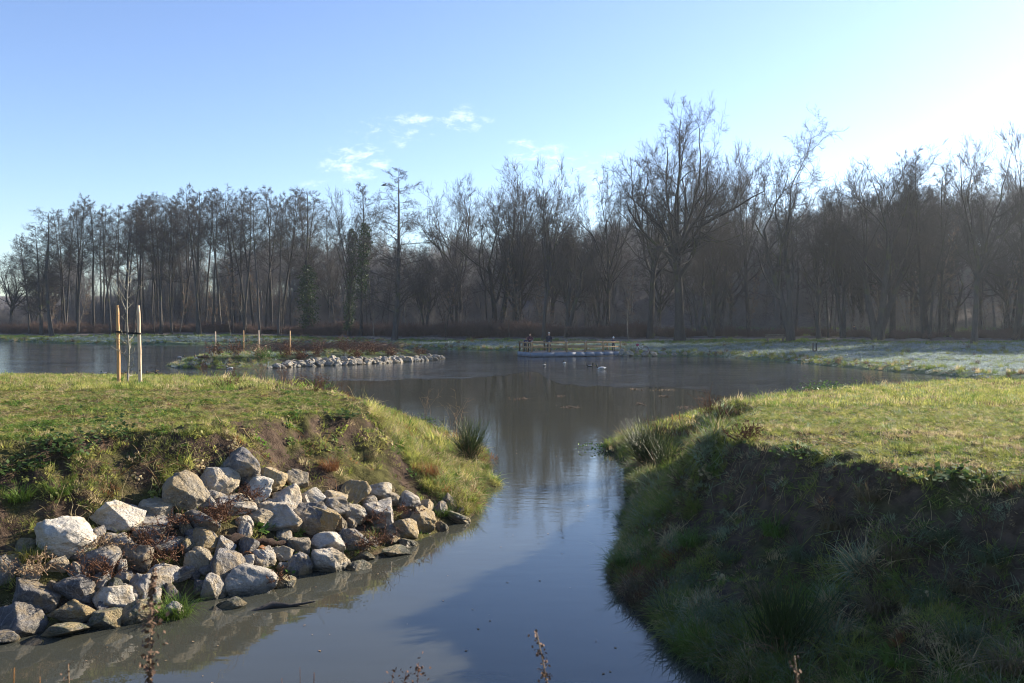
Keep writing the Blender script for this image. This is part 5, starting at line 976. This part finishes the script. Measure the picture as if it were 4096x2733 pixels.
# ---------------------------------------------------------------- people
def cloth(name, c): return simple(name, c, tuple(x * .7 for x in c), 8, .9, 0)
SKIN = simple('skin', (.55, .34, .25), (.5, .3, .22), 3, .6, 0)
def person(pos, H, rz, label, top, legs, hair, pose, hat=None, shoes=(.03, .03, .035), longhair=False, seat=0):
    """pose: joints given for a 1.75 m figure facing -Y"""
    J = dict(pel=(0, 0, .93), chest=(0, .01, 1.25), neck=(0, 0, 1.48), head=(0, -.03, 1.66), sl=(.19, 0, 1.41), sr=(-.19, 0, 1.41), el=(.25, .03, 1.13), er=(-.25, .03, 1.13), wl=(.23, -.10, .92), wr=(-.23, -.10, .92), hl=(.10, 0, .90), hr=(-.10, 0, .90), kl=(.11, -.02, .50), kr=(-.11, -.02, .50), al=(.11, .02, .09), ar=(-.11, .02, .09), tl=(.12, -.16, .04), tr=(-.12, -.16, .04), fl=(.23, -.18, .86), fr=(-.23, -.18, .86))
    J.update(pose); R = dict(pel=.155, chest=.165, neck=.062, head=.108, sl=.085, sr=.085, el=.06, er=.06, wl=.042, wr=.042, hl=.105, hr=.105, kl=.072, kr=.072, al=.05, ar=.05, tl=.045, tr=.045, fl=.035, fr=.035)
    ks = list(J); ed = [('pel', 'chest'), ('chest', 'neck'), ('neck', 'head'), ('chest', 'sl'), ('chest', 'sr'), ('sl', 'el'), ('sr', 'er'), ('el', 'wl'), ('er', 'wr'), ('wl', 'fl'), ('wr', 'fr'), ('pel', 'hl'), ('pel', 'hr'), ('hl', 'kl'), ('hr', 'kr'), ('kl', 'al'), ('kr', 'ar'), ('al', 'tl'), ('ar', 'tr')]
    s = H / 1.77; me = bpy.data.meshes.new('body'); me.from_pydata([tuple(np.array(J[k]) * s) for k in ks], [(ks.index(a), ks.index(b)) for a, b in ed], []); ob = bpy.data.objects.new('tmp', me); COL.objects.link(ob)
    md = ob.modifiers.new('skin', 'SKIN'); md.use_smooth_shade = True; ob.modifiers.new('sub', 'SUBSURF').levels = 1
    for k, d in zip(ks, me.skin_vertices[0].data): d.radius = (R[k] * s * (1.15 if k in ('chest', 'pel') else 1), R[k] * s * .85); d.use_root = (k == 'pel')
    dg = bpy.context.evaluated_depsgraph_get(); m2 = bpy.data.meshes.new_from_object(ob.evaluated_get(dg)); bpy.data.objects.remove(ob); m2.name = 'body'
    m2.materials.clear(); [m2.materials.append(x) for x in (top, legs, SKIN, cloth('shoe', shoes))]
    jn = np.array([J[k] for k in ks]) * s; grp = dict(head=2, neck=2, wl=0, wr=0, fl=2, fr=2, hl=1, hr=1, kl=1, kr=1, al=3, ar=3, tl=3, tr=3)
    for p in m2.polygons:
        k = ks[int(np.argmin(((jn - np.array(p.center)) ** 2).sum(1)))]; p.material_index = grp.get(k, 0)
        if k == 'neck' and p.center.z < J['neck'][2] * s: p.material_index = 0
        if k in ('al', 'ar') and p.center.z > J[k][2] * s + .07: p.material_index = 1
    root = thing('person', label, 'person', pos, rz); link('body', m2, root); h = np.array(J['head']) * s
    if hair:
        mb = MB().ball(h + np.array([0, .04, .04]) * s, np.array([.108, .10, .10]) * s, 12)
        if longhair: mb.ball(h + np.array([.0, .05, -.14]) * s, np.array([.12, .08, .20]) * s, 12)
        mb.build('hair', cloth('hair', hair), root)
    fm = MB(); fm.ball(h + np.array([0, -.115, -.01]) * s, np.array([.018, .025, .022]) * s, 8); fm.build('nose', SKIN, root); em = MB()
    for sx in (-1, 1): em.ball(h + np.array([sx * .04, -.098, .02]) * s, np.array([.014, .01, .010]) * s, 6)
    em.ball(h + np.array([0, -.10, -.055]) * s, np.array([.03, .012, .008]) * s, 6); em.build('face', cloth('dark_face', (.10, .04, .035)), root)
    if hat: MB().lathe([(.118 * s, -.01), (.125 * s, .03 * s), (.118 * s, .09 * s), (.08 * s, .145 * s), (.02 * s, .165 * s), (.001, .168 * s)], 12, h + np.array([0, .01, .0]) * s).ball(h + np.array([0, .01, .20]) * s, .055 * s, 8).build('hat', hat, root)
    return root
zp = ZD
person((549 - 512) / F * 79.7 * np.array([1, 0, 0]) + np.array([0, 79.7, zp]), 1.80, 0.1, 'man with grey hair in dark navy jacket standing at the railing', cloth('navy_jacket', (.018, .024, .045)), cloth('navy_trousers', (.022, .024, .04)), (.42, .38, .34), dict(wl=(.24, -.04, .88), wr=(-.24, -.04, .88), fl=(.23, -.08, .80), fr=(-.23, -.08, .80)))
person(((529.8 - 512) / F * 80, 80, zp), 1.73, .1, 'woman with long brown hair in plum coat, hands together', cloth('plum_coat', (.075, .022, .045)), cloth('black_trousers', (.012, .012, .016)), (.06, .03, .02), dict(el=(.26, -.02, 1.12), er=(-.26, -.02, 1.12), wl=(.10, -.22, 1.16), wr=(-.10, -.22, 1.16), fl=(.04, -.27, 1.20), fr=(-.04, -.27, 1.20)), longhair=True)
person(((525.3 - 512) / F * 80.4, 80.4, zp), 1.36, .5, 'child in dark blue jacket leaning on the left corner of the railing', cloth('child_jacket', (.03, .025, .08)), cloth('child_trousers', (.018, .016, .02)), (.09, .04, .03), dict(chest=(0, -.06, 1.22), neck=(0, -.14, 1.44), head=(0, -.20, 1.60), sl=(.19, -.08, 1.38), sr=(-.19, -.08, 1.38), el=(.26, -.2, 1.18), er=(-.26, -.2, 1.18), wl=(.2, -.38, 1.22), wr=(-.2, -.38, 1.22), fl=(.17, -.46, 1.22), fr=(-.17, -.46, 1.22)))
person(((613.4 - 512) / F * 82.3, 82.3, zp), 1.30, .35, 'child in white bobble hat and purple coat with arms on the railing', cloth('purple_coat', (.06, .03, .085)), cloth('child_leggings', (.04, .05, .07)), None, dict(el=(.30, -.10, 1.22), er=(-.30, -.10, 1.22), wl=(.36, -.28, 1.25), wr=(-.36, -.28, 1.25), fl=(.38, -.36, 1.25), fr=(-.38, -.36, 1.25)), hat=cloth('white_hat', (.75, .75, .76)))
# ---------------------------------------------------------------- bicycles
def bicycle(pos, rz, s, frame, label, steer=0.0, tilt=0.0, tyre=None):
    o = thing('bicycle', label, 'bicycle', pos, rz); o.rotation_euler[0] = tilt; rw = .33 * s
    def wheel(x, y, ang):
        w = MB().tube([(x + rw * math.cos(k) * math.cos(ang), y + rw * math.cos(k) * math.sin(ang), rw + rw * math.sin(k)) for k in np.linspace(0, 2 * np.pi, 29)], .024 * s, 8, cap=False).build('wheel', tyre or M['blackm'], o)
        sp = MB()
        for k in np.arange(0, np.pi, np.pi / 7): dx, dz = rw * .95 * math.cos(k), rw * .95 * math.sin(k); sp.tube([(x - dx * math.cos(ang), y - dx * math.sin(ang), rw - dz), (x + dx * math.cos(ang), y + dx * math.sin(ang), rw + dz)], .003, 4, cap=False)
        sp.tube([(x, y - .05, rw), (x, y + .05, rw)], .03 * s, 8).build('spokes', M['panel'], w)
    ca, sa = math.cos(steer), math.sin(steer); fx = -.52 * s; wheel(.48 * s, 0, 0); wheel(fx, 0, steer); f = MB(); T = lambda *q, r=.016: f.tube([np.array(v) * s for v in q], r * s, 8)
    T((.48, 0, .33), (.02, 0, .30)); T((.02, 0, .30), (.14, 0, .78)); T((.48, 0, .33), (.12, 0, .62)); T((.02, 0, .30), (-.36, 0, .66)); T((.12, 0, .66), (-.37, 0, .74)); T((-.36, 0, .62), (-.39, 0, .84)); f.build('frame', frame, o)
    k = MB(); 
    for sd in (-.05, .05): k.tube([np.array(v) * s for v in ((-.37, sd, .66), (-.52 , sd, .33))], .013 * s, 6)
    k.build('fork', frame, o); h = MB(); h.tube([np.array(v) * s for v in ((-.39, 0, .84), (-.40, 0, .96))], .014 * s, 6); hx, hy = -math.sin(steer), math.cos(steer); h.tube([np.array(v) * s for v in ((-.34 + .30 * hx, .30 * hy, 1.0), (-.40, .06 * hy, .96), (-.40, -.06 * hy, .96), (-.34 - .30 * hx, -.30 * hy, 1.0))], .013 * s, 6); h.build('handlebar', M['blackm'], o)
    MB().ball((.16 * s, 0, .88 * s), (.14 * s, .07 * s, .04 * s), 10).tube([(.14 * s, 0, .76 * s), (.16 * s, 0, .87 * s)], .013 * s, 6).build('saddle', cloth('saddle', (.05, .04, .05)), o); MB().tube([(.02 * s, -.06, .30 * s), (.02 * s, .06, .30 * s)], .05 * s, 10).build('crank', M['blackm'], o); return o
p = at(641.5, 352.6, 80.2); bicycle((p.x, p.y, .40), -.15, .78, cloth('white_frame', (.62, .60, .60)), 'white and pink child bicycle parked on the stones beside the platform', steer=1.0, tyre=cloth('pinkish_tyre', (.12, .06, .07)))
link('shield', MB().ball((0, 0, 0), (.14, .03, .12), 10).mesh('shield', cloth('pink_shield', (.35, .06, .12))), COL.objects['bicycle'] if 'bicycle' in COL.objects else None, loc=(-.36, 0, .66))
p = at(854.8, 339.2, 104.5); zc = gz(p.x, 104.5) + .05; bicycle((p.x, 104.5, zc), 0.1, 1.0, cloth('dark_frame', (.02, .025, .04)), 'dark bicycle ridden along the path at the edge of the wood')
person((p.x + .05, 104.5, zc + .12), 1.70, -1.47, 'cyclist in dark blue clothes riding left along the wood', cloth('blue_jacket', (.012, .018, .06)), cloth('blue_trousers', (.016, .02, .05)), (.02, .015, .012), dict(pel=(0, .12, .86), chest=(0, .0, 1.20), neck=(0, -.10, 1.42), head=(0, -.16, 1.58), sl=(.19, -.07, 1.34), sr=(-.19, -.07, 1.34), el=(.25, -.25, 1.12), er=(-.25, -.25, 1.12), wl=(.24, -.42, .95), wr=(-.24, -.42, .95), fl=(.24, -.48, .92), fr=(-.24, -.48, .92), hl=(.10, .10, .82), hr=(-.10, .10, .82), kl=(.10, -.26, .62), kr=(-.10, -.18, .50), al=(.10, -.12, .26), ar=(-.10, .0, .10), tl=(.10, -.26, .22), tr=(-.10, -.14, .06)))
# bench, short posts by the path
p = at(775.5, 342, 99); o = thing('park_bench', 'dark low bench beside the path under the crooked tree', 'bench', (p.x, 99, gz(p.x, 99)))
for dy, z in ((-.18, .45), (0, .45), (.18, .45)): MB().box((-1.1, dy - .07, z - .02), (1.1, dy + .07, z + .02)).build('seat_slat', M['deck'], o, smooth=False)
for z in (.62, .8): MB().box((-1.1, .30, z - .06), (1.1, .34, z + .06)).build('back_slat', M['deck'], o, smooth=False)
for x in (-.85, .85): MB().box((x - .05, -.22, -.1), (x + .05, .33, .43)).box((x - .05, .341, .3), (x + .05, .38, .88)).build('leg', M['deck'], o, smooth=False)
for (x0, lab) in ((813, 'left one of two short dark posts at the foot of the gravel path'), (816.3, 'right one of two short dark posts at the foot of the gravel path')):
    p = at(x0, 346.5, 78); z = gz(p.x, 78); tag(MB().tube([(p.x, 78, z - .1), (p.x, 78, z + .4), (p.x, 78, z + .75)], [.06, .06, .055], 8).build('short_post', M['bark']), lab, 'post', 'short posts by the path')
p = at(873, 345.5, 80); tag(MB().tube([(p.x, 80, gz(p.x, 80) - .1), (p.x, 80, gz(p.x, 80) + .5)], [.07, .06], 8).build('short_post', M['bark']), 'single short stump-like post right of the gravel path', 'post')
# ---------------------------------------------------------------- ducks
DK = dict(white=cloth('duck_white', (.72, .70, .66)), grey=cloth('duck_grey', (.34, .32, .30)), brown=cloth('duck_brown', (.17, .11, .07)), dark=cloth('duck_dark', (.03, .025, .022)), green=simple('duck_green', (.01, .03, .022), None, 9, .35, 0), bill=cloth('duck_bill', (.42, .32, .06)))
def duck(pos, rz, label, body, head, s=1.0, rest=False, group='ducks', breast=None):
    o = thing('duck', label, 'duck', pos, rz, group); o.scale = (s,) * 3; m = MB(); xs = np.linspace(-.26, .22, 13); V = []
    for x in xs:
        t = (x + .26) / .48; w = .115 * math.sin(math.pi * min(max(t * .93 + .05, .03), 1)) ** .62; zc = .085 + .05 * (1 - t) ** 3 + .01 * t; h = w * .85
        V += [(x, w * math.cos(k), zc + h * math.sin(k)) for k in np.arange(12) / 12 * 2 * np.pi]
    m.add(V, [(i * 12 + j, i * 12 + (j + 1) % 12, (i + 1) * 12 + (j + 1) % 12, (i + 1) * 12 + j) for i in range(12) for j in range(12)]); m.ball((.22, 0, .09), (.02, .055, .05), 8); m.build('body', body, o)
    w = MB(); 
    for sd in (-1, 1): w.ball((-.04, sd * .10, .115), (.16, .025, .055), 8)
    w.build('wings', DK['grey'] if body is not DK['brown'] else DK['brown'], o); MB().ball((-.25, 0, .14), (.06, .035, .02), 8).build('tail', DK['dark'] if body is not DK['white'] else body, o)
    if rest: hx, hz = .10, .20
    else: hx, hz = .24, .27; MB().tube([(.17, 0, .12), (.22, 0, .19), (hx, 0, hz)], [.055, .042, .04], 8).build('neck', breast or head, o)
    MB().ball((hx, 0, hz), (.058, .045, .048), 10).build('head', head, o); MB().ball((hx + (.08 if not rest else -.06), 0, hz - .012), (.045, .022, .012), 8).build('bill', DK['bill'], o); return o
for (x, y, rz, lab, b_, h_, rest) in ((412, 1493, 2.9, 'pale grey duck resting on the rim of the bank left of the stakes', 'grey', 'green', True), (498, 1496, .3, 'brown duck crouching behind the sapling', 'brown', 'brown', True), (591, 1493, 2.6, 'brown duck just right of the right stake', 'brown', 'brown', True), (607, 1493, .4, 'brown duck with raised head second from the right stake', 'brown', 'brown', False), (632, 1496, 3.0, 'dark brown duck third from the right stake', 'brown', 'dark', True),
                                     (722, 1423, .2, 'grey duck standing at the left end of the island', 'grey', 'green', False), (793, 1426, 3.8, 'white duck standing on the island left of the first post', 'white', 'brown', False), (804, 1424, .4, 'brown duck beside the white duck on the island', 'brown', 'brown', False), (823, 1424, .1, 'dark duck on the island nearest the first post', 'brown', 'dark', True)):
    p = hit(x / 4, y / 4 + (2.6 if y > 1450 else 3.2), 8); duck(p + Vector((0, 0, .03)), rz, lab, DK[b_], DK[h_], 1.0, rest, 'ducks on land')
for (x, y, rz, lab, b_, h_, s) in ((920, 1478, 3.3, 'white duck swimming behind the rim of the left bank', 'white', 'white', .9), (2177.7, 1464, 1.3, 'drake swimming nearest the platform corner on the left', 'grey', 'green', .95), (2257.5, 1456, 1.8, 'drake swimming close in front of the platform', 'white', 'green', .95), (2359.6, 1466, .3, 'dark duck swimming left of the white drake', 'dark', 'dark', .95), (2404, 1479, 3.14, 'white drake with dark head on the open ice edge', 'white', 'green', 1.15)):
    p = hit(x / 4, y / 4, 8); duck((p.x, p.y, -.03), rz, lab, DK[b_], DK[h_], s, False, 'ducks on the water', breast=DK['dark'])
# crow in the cone-shaped alder
p = at(1536 / 4, 740 / 4, 95.6); o = thing('crow', 'black crow perched high in the cone-shaped alder', 'bird', p); MB().ball((0, 0, 0), (.2, .1, .11), 8).ball((-.2, 0, -.06), (.14, .05, .03), 8).build('body', DK['dark'], o); MB().ball((.2, 0, .1), .07, 8).build('head', DK['dark'], o)
# ---------------------------------------------------------------- floating rafts of leaves and twigs
for i, (px, py, w, lab) in enumerate(((519, 399, 17, 'widest floating raft of dead leaves in mid pond'), (560, 396.5, 7, 'small floating leaf raft right of the widest one'), (572, 407.5, 14, 'floating raft of twigs nearest the channel'), (635, 389.5, 10, 'floating debris strip at the edge of the ice'), (664, 390.3, 22, 'long floating debris strip along the ice'), (665, 396.5, 9, 'floating debris patch off the right bank'), (700, 399, 7, 'small floating debris patch nearer the right bank'), (640, 404, 6, 'dark floating twig patch in the middle right'), (686, 407.5, 12, 'floating raft close to the corner of the right bank'))):
    r = np.random.default_rng(700 + i); p = wp(px, py); W = w * p[1] / F; n = int(70 * W) + 30; c = np.stack([p[0] + r.normal(0, W * .36, n), p[1] + r.normal(0, .28, n) * (1 + W * .1), r.uniform(.004, .03, n)], 1)
    u = norm(np.stack([r.normal(0, 1, n), r.normal(0, 1, n), r.normal(0, .25, n)], 1)) * r.uniform(.02, .06, (n, 1)); v = np.cross(u, [0, 0, 1.]) * .5; q = np.stack([c - u, c + v, c + u, c - v], 1).reshape(-1, 3)
    o = thing('leaf_raft', lab, 'debris', (p[0], p[1], 0), 0, 'floating leaf rafts'); link('leaves', mesh_np('leaves', q - [p[0], p[1], 0], np.arange(len(q)).reshape(-1, 4), [M['seed'] if i not in (3, 4) else M['strawstem']], smooth=False), o)['kind'] = 'stuff'
# ---------------------------------------------------------------- dry stalks close to the viewer, rooted in the near bank
def stalk(px0, py0, bend, Y, label, seeds, seed, thick=.004, mat='strawstem', spread=.02, clus=.012, name='dry_dock_stalk'):
    r = np.random.default_rng(seed); t = at(px0, py0, Y); gz_ = float(land_z('near', np.array([t.x]), np.array([Y]))[0][0]); b0 = Vector((t.x + bend, Y, gz_ - .02)); o = thing(name, label, 'plant', b0)
    k = np.linspace(0, 1, 14)[:, None]; P = np.array(b0) * (1 - k) + np.array(t) * k; P[:, 0] += (np.sin(k[:, 0] * 3.1) * .25 * bend) + r.normal(0, .0025, 14); P -= np.array(b0); MB().tube(P, np.linspace(thick, thick * .5, 14), 6).build('stem', M[mat], o)
    n = seeds; f = np.where(r.random(n) < .75, r.uniform(.55, 1, n), r.uniform(.35, 1, n)) * 13; i = np.minimum(f.astype(int), 12); fr = (f - i)[:, None]; c = P[i] * (1 - fr) + P[i + 1] * fr; blob = .45 + .9 * (fbm(f * .9, f * 0 + seed, seed) > .48)
    c = c + r.normal(0, 1, (n, 3)) * spread * blob[:, None]; u = norm(r.normal(0, 1, (n, 3))) * clus * r.uniform(.5, 1.2, (n, 1)); v = norm(np.cross(u, r.normal(0, 1, (n, 3)))) * clus * .7; q = np.stack([c - u, c + v, c + u, c - v], 1).reshape(-1, 3); link('seed_heads', mesh_np('seed_heads', q, np.arange(len(q)).reshape(-1, 4), [M['seed'] if mat != 'reddead' else M['reddead']], smooth=False), o)['kind'] = 'stuff'
stalk(153, 572, -.02, 2.6, 'tall dried dock stalk with seed clusters in front of the boulders', 420, 1, spread=.011, clus=.009); stalk(537, 633, .10, 2.6, 'thin dried stalk rising at the bottom centre', 200, 2, spread=.008, clus=.007); stalk(795, 656, .05, 2.6, 'pale dried seed stalk at the bottom right', 170, 3, spread=.008, clus=.008)
stalk(418, 663, -.01, 2.6, 'reddish feathery dead stem at the bottom, left of centre', 160, 4, .002, 'reddead', .012, .006, 'dead_plant'); stalk(405, 671, -.02, 2.6, 'shorter reddish feathery dead stem beside the taller one', 120, 5, .002, 'reddead', .010, .006, 'dead_plant'); stalk(393, 673, -.03, 2.6, 'leftmost of three reddish dead stems at the bottom', 110, 6, .002, 'reddead', .010, .006, 'dead_plant'); stalk(69, 664, .0, 2.6, 'thin brown dead stem at the bottom left', 60, 7, .003, 'strawstem', .006, .006, 'dead_plant')
def blade(px, py, bx, Y, label, mat, w=.012):
    t = at(px, py, Y); g_ = float(land_z('near', np.array([t.x]), np.array([Y]))[0][0]); b0 = np.array([t.x + bx, Y, g_]); k = np.linspace(0, 1, 10)[:, None]; P = b0 * (1 - k) + np.array(t) * k; P[:, 0] -= np.sin(k[:, 0] * 3.1) * bx * .2
    ww = w * np.maximum(1 - k ** 3, .08); V = np.stack([P - ww * [.5, .2, 0], P + [0, .3 * w, 0], P + ww * [.5, -.2, 0]], 1).reshape(-1, 3); Fq = [(3 * i + j, 3 * i + j + 1, 3 * i + j + 4, 3 * i + j + 3) for i in range(9) for j in range(2)]; tag(link('reed_blade', mesh_np('reed_blade', V, Fq, [M[mat]])), label, 'plant')
M['bladeo'] = leafmat('orange_blade', False, (.34, .17, .06), .35)
blade(14, 668, -.06, 2.5, 'orange-tipped reed blade at the lower left corner', 'bladeo'); blade(40, 677, .02, 2.5, 'small reed tip at the bottom left', 'bladeo', .008); blade(300, 667, .05, 2.5, 'thin dead blade leaning left at the bottom', 'bladeo', .007); blade(314, 673, -.03, 2.5, 'broad rust-coloured reed tip at the bottom', 'dryleaf', .016); blade(282, 678, .05, 2.5, 'short rust-coloured blade at the bottom', 'dryleaf', .008)

# specks of leaf and scum drifting on the near water
r = np.random.default_rng(900); n = 260; Yw = r.uniform(7, 30, n); Xw = r.uniform(-.5, .25, n) * Yw; ok = ground_z(Xw, Yw) < -.05; Xw, Yw = Xw[ok], Yw[ok]; n = len(Xw)
c = np.stack([Xw, Yw, np.full(n, .005)], 1); u = norm(np.stack([r.normal(0, 1, n), r.normal(0, 1, n), 0 * Xw], 1)) * r.uniform(.006, .022, (n, 1)); v = np.cross(u, [0, 0, 1.]) * .6; q = np.stack([c - u, c + v, c + u, c - v], 1).reshape(-1, 3)
tag(link('drifting_specks', mesh_np('drifting_specks', q, np.arange(len(q)).reshape(-1, 4), [M['strawstem']], smooth=False)), 'tiny leaf specks drifting on the calm channel water', 'debris', kind='stuff')
